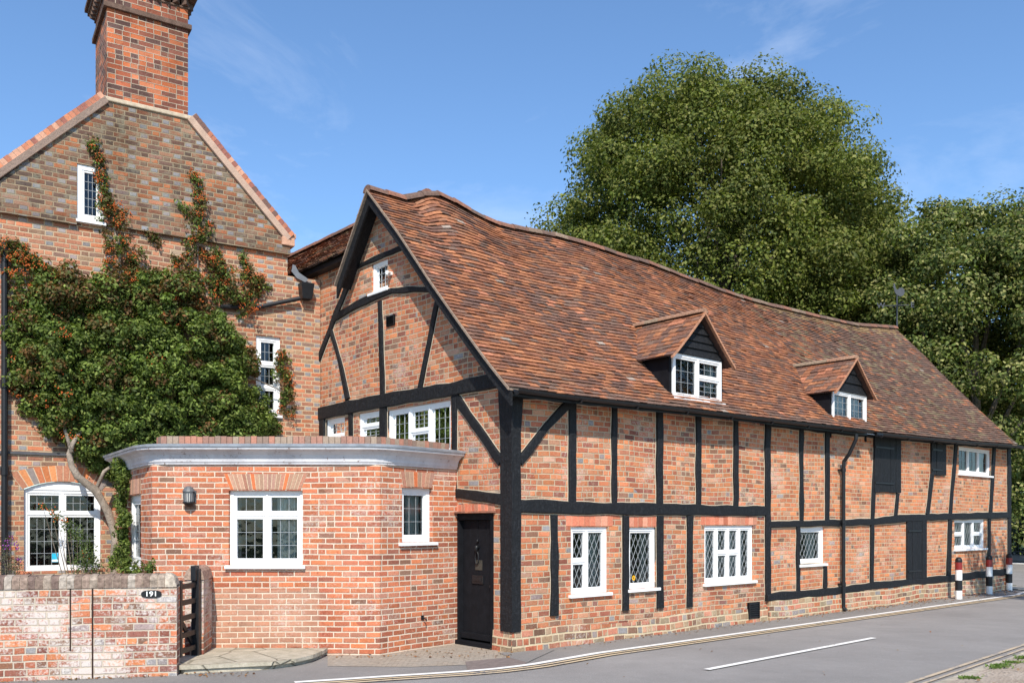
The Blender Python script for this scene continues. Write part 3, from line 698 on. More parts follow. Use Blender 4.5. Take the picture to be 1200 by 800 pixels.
def gz(s): # under the verge on the gable wall
    if s <= RA: return roofz((s+.28)/(RA+.28), -.3)-.05
    return max(pr[-1][1]-1.31*(s-RA)-.05, wz-.05)
ss = [i*.25 for i in range(0, 29)]; go = [(s, gz(s)) for s in ss]
GW = {'g1': (435.5, 454.5, 306, 341), 'g2': (381.5, 404, 489.5, 513), 'g3': (420, 446, 482.5, 519), 'g4': (454, 528, 0, 0)}
RG = {k: prect(G, *GW[k]) for k in ('g1', 'g2', 'g3')}
a0_, zt_ = G.un(528, 466.5); a1_, _ = G.un(454, 480); RG['g4'] = (a0_, a1_, zt_-.78, zt_-.02)
dr = (G.un(578.6, 700)[0], G.un(533.6, 700)[0], 0.0, G.un(556, 601)[1])
wall('gable_wall', G, [(0, -.1), (7.0, -.1)]+go[::-1], [RG['g1'], RG['g2'], RG['g3'], RG['g4'], dr], B_panel, house, uoff=30.)
# end wall and rear wall (not seen, close the house)
b = MB(); e1 = [(0, 0), (0, wtop(TEND)), (RA, interp(rid, TEND)-.1), (6, 4.2), (6, 0)]; b.quad([B(TEND, a, z) for a, z in e1], [(a, z) for a, z in e1]); b.quad([B(0, 6, 0), B(TEND, 6, 0), B(TEND, 6, 4.2), B(0, 6, 4.2)], [(0, 0), (17, 0), (17, 4.2), (0, 4.2)]); b.build('end_wall', B_panel2, house, recalc=False)
# plinths
def base_strip(P, a0, a1, zf, o, mat, name, seed):
    mb = MB(); n = max(2, int((a1-a0)/.3))
    for i in range(n):
        x0, x1 = a0+(a1-a0)*i/n, a0+(a1-a0)*(i+1)/n
        o0, o1 = [o+.012*noise.noise(Vector((x*1.5, seed, 0))) for x in (x0, x1)]
        mb.quad([P.p(x0, -.1, o0+.02), P.p(x1, -.1, o1+.02), P.p(x1, zf(x1), o1), P.p(x0, zf(x0), o0)], [(x0, 0), (x1, 0), (x1, zf(x1)), (x0, zf(x0))])
        mb.quad([P.p(x0, zf(x0), o0), P.p(x1, zf(x1), o1), P.p(x1, zf(x1)+.01, -.02), P.p(x0, zf(x0)+.01, -.02)], [(x0, 0), (x1, 0), (x1, .02), (x0, .02)])
    mb.quad([P.p(a0, -.1, o+.02), P.p(a0, zf(a0), o), P.p(a0, zf(a0), -.02), P.p(a0, -.1, -.02)], [(0, 0), (0, .4), (.05, .4), (.05, 0)])
    mb.quad([P.p(a1, -.1, o+.02), P.p(a1, zf(a1), o), P.p(a1, zf(a1), -.02), P.p(a1, -.1, -.02)], [(0, 0), (0, .4), (.05, .4), (.05, 0)])
    return mb.build(name, mat, house, recalc=False)
base_strip(F, -.02, XS, lambda x: .27+.03*math.sin(x*2), .016, B_plinth, 'plinth', 1)
base_strip(F, XS+.002, TEND, lambda x: .40+.06*(x-XS)/12, .045, B_plinth, 'plinth', 2)
base_strip(G, -.0155, dr[0], lambda x: .28, .016, B_plinth, 'plinth', 3)

# timbers of the street front (x, y, width in photo pixels)
def post(P, x0, y0, x1, y1, w, w2=None, **k): return beam(P, [(x0, y0, w), (x1, y1, w2 or w)], 'timber_post', house, **k)
cp = MB()
def cpz(i): return .28+(3.62-.28)*i/14
for i in range(14):
    w0, w1 = [.125+.012*noise.noise(Vector((i_*.6, 3, 0)))+(.06*max(0, (i_-11)/3)) for i_ in (i, i+1)]; v0, v1 = [.19+.012*noise.noise(Vector((i_*.5, 7, 0)))+(.05*max(0, (i_-10)/4)) for i_ in (i, i+1)]
    o0, o1 = [.04+.006*noise.noise(Vector((i_*.7, 5, 0))) for i_ in (i, i+1)]
    lo = [B(-o0, v0, cpz(i)), B(-o0, -o0, cpz(i)), B(w0, -o0, cpz(i)), B(w0, .05, cpz(i)), B(.05, v0, cpz(i))]; hi = [B(-o1, v1, cpz(i+1)), B(-o1, -o1, cpz(i+1)), B(w1, -o1, cpz(i+1)), B(w1, .05, cpz(i+1)), B(.05, v1, cpz(i+1))]
    for k in range(5): cp.quad([lo[k], lo[(k+1) % 5], hi[(k+1) % 5], hi[k]])
    if i == 0: cp.quad(lo)
    if i == 13: cp.quad(hi)
cp.build('corner_post', TIMBER, house)
for x, y0, y1, w in ((670, 467, 590, 9), (719.2, 472, 591, 6.6), (772, 477, 592, 7.6), (817.8, 480, 593, 6.4), (861.5, 485, 594, 5.8)): post(F, x, y0, x, y1, w)
post(F, 898.6, 490, 899, 701, 6.5, 6)
for x, y0, y1, w in ((649, 603, 721, 8.6), (732.3, 604, 714.7, 7.2), (772.8, 604, 712, 7.8), (807.5, 604, 711, 7)): post(F, x, y0, x, y1, w)
beam(F, [(604, 592.8, 16.5), (700, 595.5, 15.5), (800, 597, 13.5), (899, 598.6, 11.5)], 'timber_rail', house, o=.04)
beam(F, [(608, 541, 10.5), (640, 500, 10), (668, 470, 10)], 'timber_brace', house, o=.028)
for x0, y0, x1, y1, w in ((938.8, 495, 938.5, 610, 4.8), (968.8, 500, 968.5, 610, 5), (1026, 510, 1021.5, 610, 4.4), (1051, 578, 1048.5, 604, 3.6), (1091.5, 556, 1086, 603, 4), (1120, 516, 1113, 603, 4), (1164.5, 520, 1160, 601, 3.6)): post(F, x0, y0, x1, y1, w)
for x0, y0, x1, y1, w in ((934.3, 616, 934.5, 692, 4.2), (966.5, 663, 966, 688, 4.2), (1021, 614, 1020.5, 686, 4), (1112.5, 609, 1110.5, 675, 4.6), (1158.6, 606, 1158, 668, 3.6), (1181.8, 520, 1182, 671, 4)): post(F, x0, y0, x1, y1, w)
beam(F, [(899, 614, 8), (960, 613, 8), (1022, 611, 8), (1060, 607, 8.5), (1110, 605, 8), (1182, 603, 7.5)], 'timber_rail', house, o=.04)
beam(F, [(936, 662.5, 3.2), (966, 661.5, 3.2)], 'timber_rail', house, o=.024)
beam(F, [(896, 699.5, 9), (977, 692, 8.5), (1022, 686, 8), (1061, 682, 7.5), (1115, 677, 8.5), (1183, 668.5, 7.5)], 'sill_beam', house, o=.055, depth=.1)
beam(F, [(899, 495.5, 8), (985, 505.5, 8), (1030, 510, 8), (1100, 517, 6), (1183, 525, 4)], 'wall_plate', house, o=.02)
beam(F, [(606, 464, 5), (700, 474, 4), (800, 483, 4), (899, 494, 4)], 'wall_plate', house, o=.02)
# timbers of the gable
beam(G, [(420, 313, 5), (446, 301, 6), (474, 290, 6)], 'timber_collar', house)
beam(G, [(391, 374, 8), (415, 360, 8), (437.5, 349, 8), (460, 341, 8), (485, 339, 7.5), (512, 340, 7)], 'timber_collar', house, o=.04)
beam(G, [(437, 253, 5.5), (419, 309, 6), (396, 365, 5.5), (374.5, 421, 4.5)], 'timber_rafter', house)
beam(G, [(389, 387, 4), (399, 424, 4.2), (408.5, 468, 4.2)], 'timber_strut', house)
beam(G, [(446, 353, 5), (449, 462, 5.6)], 'timber_strut', house)
beam(G, [(514.5, 349, 5), (504, 400, 5), (493, 456, 5)], 'timber_strut', house)
beam(G, [(376, 485, 15), (410, 477, 15), (470, 466, 16), (530, 456, 16), (592, 444, 17)], 'tie_beam', house, o=.05)
beam(G, [(532, 462, 10), (588, 541, 10.5)], 'timber_brace', house, o=.026)
beam(G, [(533.5, 460, 6.5), (533, 585, 5)], 'timber_post', house, o=.03)
beam(G, [(532, 577.5, 12), (590, 585, 12.5)], 'timber_rail', house, o=.038)
beam(G, [(379, 486, 6), (379, 530, 6)], 'timber_post', house)
beam(G, [(412, 478, 4), (412, 530, 4)], 'timber_post', house)
beam(G, [(450, 472, 8), (450, 530, 8)], 'timber_post', house)
# rafter lying under the right-hand verge
q = [( -.05+(RA-.05)*i/10, gz(-.05+(RA-.05)*i/10)-.12, .17) for i in range(0, 11)]
beam_m(G, q, 'timber_rafter', house, o=.045)

# windows of the street front
one, two = [1], [1, 1]
window(F, R['w1'], [(1, [1.05, 1]), (1.25, [1])], house, 'diamond', (.10, .2), curtain=[(1, .3, 0)], name='window', label='two-light leaded window nearest the door, left casement split in two')
w2 = window(F, R['w2'], [(1, [1])], house, 'diamond', (.105, .2), curtain=[(1, .25, 0)], label='single-light diamond leaded window with a sunflower sticker')
window(F, R['w3'], [(1, [1]), (1, [1, 1.1]), (1, [1, 1.1]), (1, [1])], house, 'diamond', (.10, .19), curtain=[(-1, .9, .0)], label='wide four-light diamond leaded window')
window(F, R['w4'], [(1, [1])], house, 'diamond', (.12, .2), fw=.07, curtain=[(1, .4, 0)])
window(F, R['w5'], [(1, [1, 1]), (1, [1]), (1, [1, 1])], house, 'diamond', (.13, .22), curtain=[(1, .9, 0)])
window(F, R['w6'], [(1, [1]), (1, [1]), (1, [1])], house, 'grid', (2, 2), curtain=[(1, .35, 0)])
window(G, RG['g1'], [(1, [1])], house, 'grid', (3, 3), fw=.05, cw=.02)
window(G, RG['g2'], [(1, [1])], house, 'grid', (3, 3), sill=False)
window(G, RG['g3'], [(1, [1, 1.4])], house, 'grid', (3, 3), sill=False, curtain=[(1, .5, 0)])
window(G, RG['g4'], [(1, [1]), (1, [1, 1]), (1, [1])], house, 'grid', (3, 4), sill=False, fw=.05, curtain=[(1, .35, 0)])
# sunflower sticker, flat on the glass
st = MB(); a, z = F.un(746.5, 677)
pts = [(a+(.045 if k % 2 else .03)*math.cos(k*math.pi/9), z+(.045 if k % 2 else .03)*math.sin(k*math.pi/9)) for k in range(18)]
st.quad([F.p(*p, -.066) for p in pts], None, (.8, .42, .02)); st.quad([F.p(a+.014*math.cos(k*.785), z+.014*math.sin(k*.785), -.0645) for k in range(8)], None, (.12, .05, .02))
st.build('sunflower_sticker', ARCH, w2, recalc=False)
sp = [(.52, .17, .1), (.58, .2, .12), (.5, .22, .14), (.6, .26, .17)]
for k, n in (('w1', 8), ('w2', 6), ('w3', 13)):
    a0, a1, z0, z1 = R[k]; e = .10 if k != 'w2' else .0
    bricks_on_edge(F, a0-e, a1+e, z1+.012, min(z1+.155, F.un((winF[k][0]), 603)[1]-.0), house, n, pal=sp, name='soldier_course')
# door in the gable
door = MB(); a0, a1, z0, z1 = dr; z0 = .05
nb = 4; dw = (a1-a0-.16)/nb
for i in range(nb): G.box(door, a0+.08+i*dw+.002, a0+.08+(i+1)*dw-.002, .12, z1-.1, -.11, -.075-(.002 if i % 2 else 0))
dob = door.build('door', DOORB, house, bevel=.003)
fr = MB(); G.box(fr, a0, a0+.078, .02, z1, -.13, .0); G.box(fr, a1-.078, a1, .02, z1, -.13, .0); G.box(fr, a0+.078, a1-.078, z1-.095, z1, -.13, -.003)
G.box(fr, a0+.08, a1-.08, .1, .18, -.12, -.03); G.box(fr, a0, a1, -.02, .07, -.14, .045)
fr.build('door_frame', DOORB, dob, bevel=.004)
am = (a0+a1)/2; kn = MB()
c = [(am+.05*math.cos(t)*.7, z1-.62+.09*math.sin(t)) for t in [i*math.pi/6 for i in range(13)]]
kn.tube([G.p(x, z, -.05) for x, z in c], .009, 6, False); kn.tube([G.p(am, z1-.47, -.075), G.p(am, z1-.47, -.035), G.p(am, z1-.49, -.035), G.p(am, z1-.55, -.045)], [.03, .028, .022, .012], 8)
kn.tube([G.p(am, z1-.4, -.06), G.p(am, z1-.36, -.06)], [.02, .006], 8)
kn.build('door_knocker', BLACKP, dob, smooth=True)
lb = MB(); z = z1-.92; G.box(lb, am-.12, am+.12, z-.06, z+.06, -.08, -.06); G.box(lb, am-.08, am+.08, z-.025, z+.025, -.061, -.052); lb.build('letter_box', BLACKP, dob, bevel=.004)
lb = MB(); z = z1-.72; G.box(lb, am-.09, am+.06, z-.07, z+.07, -.078, -.068); lb.build('knocker_plate', simple('worn_bronze', (.05, .045, .035), .6, .4, .4, 20), dob, bevel=.004)
lb = MB(); z = z1-1.0; lb.tube([G.p(a0+.13, z, -.08), G.p(a0+.13, z, -.04)], .018, 8); lb.tube([G.p(a0+.13, z-.05, -.07), G.p(a0+.13, z+.03, -.07)], .012, 6); lb.build('door_handle', BLACKP, dob)
lb = MB()
for i in range(8):
    x0 = a0-.05+(a1-a0+.1)*i/8; G.box(lb, x0+.002, x0+(a1-a0+.1)/8-.002, z1+.004, z1+.022+random.uniform(0, .006), -.05, .07, random.choice([(.34, .14, .09), (.42, .17, .1), (.28, .13, .09)]))
lb.build('door_tile_hood', TILE, house)
bricks_on_edge(G, a0-.03, a1-.0, z1+.028, z1+.125, house, 12, pal=sp, name='soldier_course')
# vents, sensor light
def vent(P, x0, x1, y0, y1, name='air_vent', o=.03, lou=True):
    a0, a1, z0, z1 = prect(P, x0, x1, y0, y1); v = MB(); P.box(v, a0, a1, z0, z1, -.02, o-.01)
    n = 7
    for i in range(n):
        zz = z0+.012+(z1-z0-.024)*i/n; h = (z1-z0)/n; q = [(a0+.015, zz, o-.008), (a1-.015, zz, o-.008), (a1-.015, zz+h*.3, o+.006), (a0+.015, zz+h*.3, o+.006)]
        v.hexa([P.p(*t) for t in q]+[P.p(a0+.015, zz+h*.55, o-.01), P.p(a1-.015, zz+h*.55, o-.01), P.p(a1-.015, zz+h*.6, o-.01), P.p(a0+.015, zz+h*.6, o-.01)])
    P.box(v, a0, a0+.014, z0, z1, -.02, o+.004); P.box(v, a1-.014, a1, z0, z1, -.02, o+.004); return v.build(name, BLACKP, house)
vent(F, 875.5, 887.5, 705, 724, o=.05); vent(G, 454.5, 463.3, 369.5, 382)
s = MB(); a, z = G.un(459, 320.5); G.box(s, a-.03, a+.05, z-.03, z+.02, 0, .05); s.tube([G.p(a-.01, z, .03), G.p(a-.03, z-.01, .11)], [.02, .035], 8); s.build('sensor_light', WHITE, house, bevel=.003)
# plank hatches and plank door in the right-hand part
def planks(x0, x1, y0, y1, n, name, hinge=True):
    a0, a1, z0, z1 = prect(F, x0, x1, y0, y1); v = MB(); w = (a1-a0)/n
    for i in range(n): F.box(v, a0+i*w+.003, a0+(i+1)*w-.003, z0+random.uniform(0, .02), z1, -.01, .04+random.uniform(-.005, .006))
    o = v.build(name, TIMBER, house, bevel=.003)
    if hinge:
        for zz in (z0+(z1-z0)*.17, z0+(z1-z0)*.8):
            h = MB(); F.box(h, a0+.02, a0+(a1-a0)*.7, zz-.018, zz+.018, .04, .056); h.build('strap_hinge', BLACKP, o, bevel=.003)
    return o
hz_ = planks(1023, 1054, 512, 577.5, 5, 'loft_hatch'); planks(1090, 1107, 520, 557, 3, 'loft_hatch'); planks(1061.5, 1084, 607, 681, 4, 'plank_door')
# gutter, downpipe
gt = MB(); ts = [-.22+i*.4 for i in range(int((TEND-.0)/.4)+2)]
def gut(t0, t1, name, dz):
    gb = MB(); n = int((t1-t0)/.4)+1; sec = [(math.cos(math.pi+math.pi*k/6)*.055, math.sin(math.pi+math.pi*k/6)*.05) for k in range(7)]
    for i in range(n):
        A, Bq = t0+(t1-t0)*i/n, t0+(t1-t0)*(i+1)/n
        for k in range(6):
            gb.quad([B(A, -.35+sec[k][0], interp(eav, A)+dz+sec[k][1]), B(Bq, -.35+sec[k][0], interp(eav, Bq)+dz+sec[k][1]), B(Bq, -.35+sec[k+1][0], interp(eav, Bq)+dz+sec[k+1][1]), B(A, -.35+sec[k+1][0], interp(eav, A)+dz+sec[k+1][1])])
        if i % 3 == 0: gb.tube([B(A, -.35, interp(eav, A)+dz-.05), B(A+.03, -.35, interp(eav, A)+dz-.05)], .03, 8)
    # fascia board behind the gutter
    for i in range(n):
        A, Bq = t0+(t1-t0)*i/n, t0+(t1-t0)*(i+1)/n; zA, zB = interp(eav, A), interp(eav, Bq)
        gb.hexa([B(A, -.27, zA-.1), B(Bq, -.27, zB-.1), B(Bq, -.27, zB-.012), B(A, -.27, zA-.012), B(A, -.05, zA-.02), B(Bq, -.05, zB-.02), B(Bq, -.05, zB+.05), B(A, -.05, zA+.05)])
    return gb.build(name, BLACKP, house, recalc=False)
T2 = F.un(1004, 500)[0]; gut(-.24, T2-.1, 'gutter', -.02); gut(T2+.3, TEND+.15, 'gutter', -.045)
a, _ = F.un(983.6, 600); dp = MB(); zt = 3.45
dp.tube([B(a+.02, -.33, zt-.04), B(a+.02, -.33, zt-.14), B(a, -.2, zt-.42), B(a, -.095, zt-.55), B(a, -.085, zt-.7), B(a, -.085, .1), B(a, -.14, .03)], .036, 10)
for z in (2.7, 1.7, .5): dp.tube([B(a, -.085, z), B(a, -.085, z+.07)], .046, 10); F.box(dp, a-.07, a+.07, z+.02, z+.05, 0, .06)
dp.build('downpipe', BLACKP, house, smooth=False)

# dormers
def dormer(x0, x1, yb, yt, apx, apy, hxl, hyl, hxr, hyr, cols, lw, nb, lab, curtain):
    DF = Plane(offp(C0, D2, -.02), D1, F.n); OH = .17; DV = Plane(offp(C0, D2, -.02-OH), D1, F.n)
    a0, _ = DF.un(x0, 0); a1, _ = DF.un(x1, 0); zb = DF.un((x0+x1)/2, yb)[1]; zt = DF.un((x0+x1)/2, yt)[1]
    ta, za = DV.un(apx, apy); tl, zl = DV.un(hxl, hyl); tr, zr = DV.un(hxr, hyr); ze = (zl+zr)/2; ta = (a0+a1)/2+.0; hw = (tr-tl)/2*.98
    body = MB()
    for (s0, s1) in ((a0-.06, a0), (a1, a1+.06)):
        body.hexa([B(s0, -.02, zb-.25), B(s1, -.02, zb-.25), B(s1, -.02, zt+.02), B(s0, -.02, zt+.02), B(s0, 1.1, zb+.3), B(s1, 1.1, zb+.3), B(s1, 1.1, zt+.02), B(s0, 1.1, zt+.02)])
    body.hexa([B(a0-.06, .0, zt-.01), B(a1+.06, .0, zt-.01), B(a1+.06, .0, ze+.06), B(a0-.06, .0, ze+.06), B(a0-.06, 1.3, zt-.01), B(a1+.06, 1.3, zt-.01), B(a1+.06, 1.3, ze+.06), B(a0-.06, 1.3, ze+.06)])
    # soffits
    d = body.build('dormer', DOORB, house); d['label'] = lab
    # weatherboards
    wb = MB(); zg = za-.1; z0 = zt+.002
    for i in range(nb):
        y0 = z0+(zg-z0)*i/nb; y1 = z0+(zg-z0)*(i+1)/nb; h = lambda y: min(hw-.09, max(.01, (za-.07-y)/(za-ze)*hw))
        w0, w1 = h(y0), h(min(y1+.01, zg)); zz = random.uniform(-.012, .012)
        wb.hexa([B(ta-w0, -.075, y0), B(ta+w0, -.075, y0+zz), B(ta+w1, -.045, y1+.01+zz), B(ta-w1, -.045, y1+.01), B(ta-w0, .0, y0), B(ta+w0, .0, y0), B(ta+w1, .0, y1+.01), B(ta-w1, .0, y1+.01)])
    wb.build('weatherboards', TIMBER, d)
    # tiled roof
    def ainv(z, t):
        lo, hi = 0., 1.
        for _ in range(20):
            mid = (lo+hi)/2
            if roofz(mid, t) < z: lo = mid
            else: hi = mid
        return -.28+(RA+.28)*lo
    for sg in (-1, 1):
        def Pf(x, v, sg=sg): return B(ta+sg*hw*(1-x), v, ze+(za-ze)*(max(x, 0)**1.06))
        # v runs from the street (front) back into the valley
        tiles('dormer_roof', Pf, 10, lambda x: -.02-OH, lambda x: ainv(ze+(za-ze)*x, ta+sg*hw*(1-x))+.12, .165, lambda x, t: tilecol(.5, ta+x*.5, True), d, lift=.012)
        u_ = MB(); sheet(u_, Pf, 3, 3, lambda x: -.0-OH, lambda x: ainv(ze+(za-ze)*x, ta+sg*hw*(1-x))+.1, dz=-.01); 
        for i in range(6):
            xa, xb = i/6, (i+1)/6; A, Bq = Pf(xa, -.03-OH), Pf(xb, -.03-OH); e = Vector((D2[0], D2[1], 0))*.05; dn = Vector((0, 0, .045))
            u_.hexa([A-dn, Bq-dn, Bq, A, A-dn+e, Bq-dn+e, Bq+e, A+e], (.4, .2, .12))
        u_.build('verge_undercloak', TILE, d, recalc=False)
    pass
    a = -.02-OH; aend = ainv(za, ta)+.1
    rr = MB()
    while a < aend:
        c = random.choice([(.3, .17, .11), (.26, .19, .13), (.34, .2, .13)])
        for k in range(6):
            f = lambda q, aa: B(ta+.085*math.cos(math.pi*q/6), aa, za+.075*math.sin(math.pi*q/6)-.015)
            rr.quad([f(k, a), f(k+1, a), f(k+1, a+.3), f(k, a+.3)], None, c)
        rr.quad([B(ta+.085*math.cos(math.pi*q/6), a, za+.075*math.sin(math.pi*q/6)-.015) for q in range(7)], None, c); a += .3
    rr.build('dormer_ridge', TILE, d, recalc=False)
    # lead flashing under the sill
    lf = MB(); lf.hexa([B(a0-.02, -.22, zb-.13), B(a1+.1, -.22, zb-.13), B(a1+.1, -.22, zb-.12), B(a0-.02, -.22, zb-.12), B(a0-.02, .0, zb-.06), B(a1+.1, .0, zb-.06), B(a1+.1, .0, zb-.04), B(a0-.02, .0, zb-.04)])
    lf.build('lead_flashing', simple('pale_lead', (.62, .63, .65), .5, .4, .15, 9, .003), d)
    DW = Plane(offp(C0, D2, -.05), D1, F.n)
    # window: frame, glass, cames stay children of the dormer
    w = window(DW, (a0, a1, zb, zt), cols, d, 'grid', lw, rec=0, fw=.05, curtain=None, name='dormer_window', sillw=.04)
    for ch in list(w.children): ch.parent = d; ch.name = 'window_'+ch.name.split('.')[0]
    if curtain:
        cu = MB(); n = 20; z1_ = zt
        for (f0, f1) in curtain:
            w_ = (a1-a0)*(f1-f0)
            P_ = [(a0+(a1-a0)*f0+w_*i/n, -.13+.02*math.sin(i*1.5)) for i in range(n+1)]
            for i in range(n): cu.quad([DW.p(P_[i][0], zb, P_[i][1]), DW.p(P_[i+1][0], zb, P_[i+1][1]), DW.p(P_[i+1][0], zt, P_[i+1][1]), DW.p(P_[i][0], zt, P_[i][1])])
        cu.build('curtain', CURT, d, recalc=False)
dormer(787, 844, 469, 418.5, 815, 362, 777, 415, 853, 426, [(1, [1]), (1, [1, 1.2])], (3, 3), 5, 'larger dormer nearer the gable, tiled roof and black boarded front', [(.78, .95)])
dormer(974.5, 1014, 500, 460.5, 991.5, 416, 969, 457, 1019, 464, [(1, [1]), (1, [1])], (3, 4), 3, 'smaller dormer further along the roof, dark tiles', [(.08, .5), (.56, .92)])

# ------------------------------------------------------------------ tall brick house on the left
bh = empty('brick_house', (-5.6, 14.2, 0), 'tall dark patchy brick gable house with a big corbelled chimney, climbed by a shrub', 'house')
UC = 2.83; UL, UR = 5.05, .58
wu = (3.456, 3.835, H.un(105, 260)[1], H.un(105, 195)[1]); w2_ = (.70, 1.12, H.un(315, 486)[1], H.un(315, 394)[1]); wg = (H.un(118, 600)[0], H.un(28, 600)[0], H.un(75, 668)[1], H.un(75, 574)[1])
wall('wall', H, [(-.0, -.1), (7.5, -.1), (7.5, 6.3), (UR, 6.3), (UR, 5.93), (0, 5.93)], [w2_, (wg[0], wg[1], wg[2], wg[3]+.128)], B_house, bh, uoff=7.)
HG = Plane(offp(HP, H.n, .03), HD, H.n)
CW0, CW1 = 2.22, 3.42
ZS, ZC = 6.35, 8.22
wall('gable', HG, [(UR-.02, 6.3), (UL+.15, 6.3), (UL+.15, 6.5), (UL, ZS+.1), (CW1, ZC), (CW0, ZC+.03), (UR+.1, ZS+.2), (UR-.02, 6.55)], [wu], B_househi, bh, thick=.25, uoff=3.)
b = MB(); H.box(b, UR-.03, 3.46, 6.27, 6.35, -.02, .075); H.box(b, 3.84, 7.5, 6.2, 6.28, -.02, .075); H.box(b, UR-.03, 3.46, 6.35, 6.42, -.02, .055); H.box(b, 3.84, 7.5, 6.28, 6.36, -.02, .055); b.build('string_course', B_househi, bh, bevel=.006)
# return walls, side roofs
b = MB(); Q = lambda u, o, z: H.p(u, z, o)
b.quad([Q(UR, 0, 5.5), Q(UR, -7, 5.5), Q(UR, -7, 6.4), Q(UR, 0, 6.4)], [(0, 5.5), (7, 5.5), (7, 6.4), (0, 6.4)]); b.quad([Q(7.5, 0, 0), Q(7.5, -7, 0), Q(7.5, -7, 6.3), Q(7.5, 0, 6.3)], [(0, 0), (7, 0), (7, 6.3), (0, 6.3)])
b.quad([Q(0, 0, 5.93), Q(UR, 0, 5.93), Q(UR, -.5, 5.93), Q(0, -.5, 5.93)], [(0, 0), (.6, 0), (.6, .3), (0, .3)])
b.build('side_wall', B_house, bh, recalc=False)
b = MB()
for (ua, ub) in ((UC, UR-.0), (UC, UL+.1)): b.quad([Q(ua, -.2, 8.75), Q(ub, -.2, 6.42), Q(ub, -7, 6.42), Q(ua, -7, 8.75)], None, (.25, .1, .07))
b.build('roof', TILE, bh, recalc=False)
# coping on the raking gable: pale moulded course with a row of bricks on edge above
def rake(A, Bq, name):
    cp1 = MB(); br_ = MB(); d = Vector((Bq[0]-A[0], Bq[1]-A[1])); L_ = d.length; d.normalize(); n = Vector((-d.y, d.x)); n = n if n.y > 0 else -n
    def pt(l, h, o): return HG.p(A[0]+d.x*l+n.x*h, A[1]+d.y*l+n.y*h, o)
    cp1.hexa([pt(0, -.05, .05), pt(L_, -.05, .05), pt(L_, .03, .1), pt(0, .03, .1), pt(0, -.05, -.3), pt(L_, -.05, -.3), pt(L_, .03, -.3), pt(0, .03, -.3)])
    cp1.build('coping', simple('pale_pink_mortar', (.6, .42, .32), .9, .2, .15, 9, .005), bh)
    k = int(L_/.078)
    for i in range(k):
        l0, l1 = L_*i/k+.004, L_*(i+1)/k-.004; h = .12+random.uniform(-.004, .004); c = random.choice([(.5, .2, .12), (.4, .16, .1), (.3, .12, .09), (.55, .22, .12), (.18, .1, .08), (.56, .3, .2)])
        br_.hexa([pt(l0, .031, .085), pt(l1, .031, .085), pt(l1, h, .085), pt(l0, h, .085), pt(l0, .031, -.3), pt(l1, .031, -.3), pt(l1, h, -.3), pt(l0, h, -.3)], c)
    br_.hexa([pt(0, .03, .078), pt(L_, .03, .078), pt(L_, .112, .078), pt(0, .112, .078), pt(0, .03, -.29), pt(L_, .03, -.29), pt(L_, .112, -.29), pt(0, .112, -.29)], (.55, .42, .32))
    br_.build('brick_on_edge_coping', ARCH, bh)
rake((CW1+.02, ZC-.03), (UL+.12, H.un(-14, 228)[1]), 'l'); rake((CW0-.02, ZC-.02), (UR, H.un(336, 281)[1]), 'r')
b = MB(); HG.box(b, UR-.1, UR+.12, 6.42, 6.56, -.3, .06); HG.box(b, UR-.13, UR+.0, 6.56, 6.64, -.3, .04); b.build('kneeler', COPING, bh, bevel=.01)
# chimney
ch = MB(); CD = -1.2
H.box(ch, CW0, CW1, 7.9, 9.62, CD, .02); H.box(ch, CW0, CW1, 9.70, 9.95, CD, .02); cho = ch.build('chimney', B_chim, bh)
c2 = MB(); H.box(c2, CW0-.05, CW1+.05, 9.62, 9.70, CD-.05, .07)
zt = 9.95
H.box(c2, CW0-.02, CW1+.02, zt, zt+.03, CD-.02, .04)
# dentils (dog-tooth)
n = 9
for i in range(n):
    x = CW0-.02+(CW1-CW0+.04)*(i+.5)/n; r_ = .062
    c2.hexa([Q(x-r_, .03, zt+.03), Q(x, .13, zt+.03), Q(x+r_, .03, zt+.03), Q(x, -.07, zt+.03), Q(x-r_, .03, zt+.13), Q(x, .13, zt+.13), Q(x+r_, .03, zt+.13), Q(x, -.07, zt+.13)])
    o_ = .02+(CD-.04)*(i+.5)/n
    for ux in (CW1+.0, CW0-.0): c2.hexa([Q(ux-.1, o_, zt+.03), Q(ux, o_+r_, zt+.03), Q(ux+.1, o_, zt+.03), Q(ux, o_-r_, zt+.03), Q(ux-.1, o_, zt+.13), Q(ux, o_+r_, zt+.13), Q(ux+.1, o_, zt+.13), Q(ux, o_-r_, zt+.13)])
H.box(c2, CW0-.11, CW1+.11, zt+.13, zt+.2, CD-.11, .13); H.box(c2, CW0-.15, CW1+.15, zt+.2, zt+.27, CD-.15, .17); H.box(c2, CW0-.08, CW1+.08, zt+.27, zt+.42, CD-.08, .1)
c2.build('chimney_corbelling', simple('dark_weathered_brick', (.13, .085, .065), .95, .1, .45, 8, .01), cho, bevel=.006)
c2 = MB(); HG.box(c2, CW0-.06, CW1+.06, ZC-.04, ZC+.03, -.1, .03); c2.build('mortar_flaunching', MORT, cho, bevel=.015)
window(HG, wu, [(1, [1])], bh, 'grid', (3, 5), rec=.02, sill=True, fw=.075, sillw=.02)
window(H, w2_, [(1, [1, 1, 1])], bh, 'grid', (3, 2), rec=.04, sill=True, fw=.07, sillw=.02)
wgo = window(H, wg, [(1, [1, 2.6]), (1, [1, 2.6])], bh, 'grid', (4, 4), rec=.05, fw=.048, cw=.032, arch=.13, sill=False, label='ground floor casement window under a segmental brick arch')
st = MB(); a, z = H.un(65, 653); H.box(st, a-.045, a+.045, z-.07, z+.07, -.094, -.089, (.03, .42, .62)); H.box(st, a-.04, a+.04, z-.065, z-.03, -.0889, -.0885, (.6, .75, .8)); st.build('blue_sticker', ARCH, wgo, recalc=False)
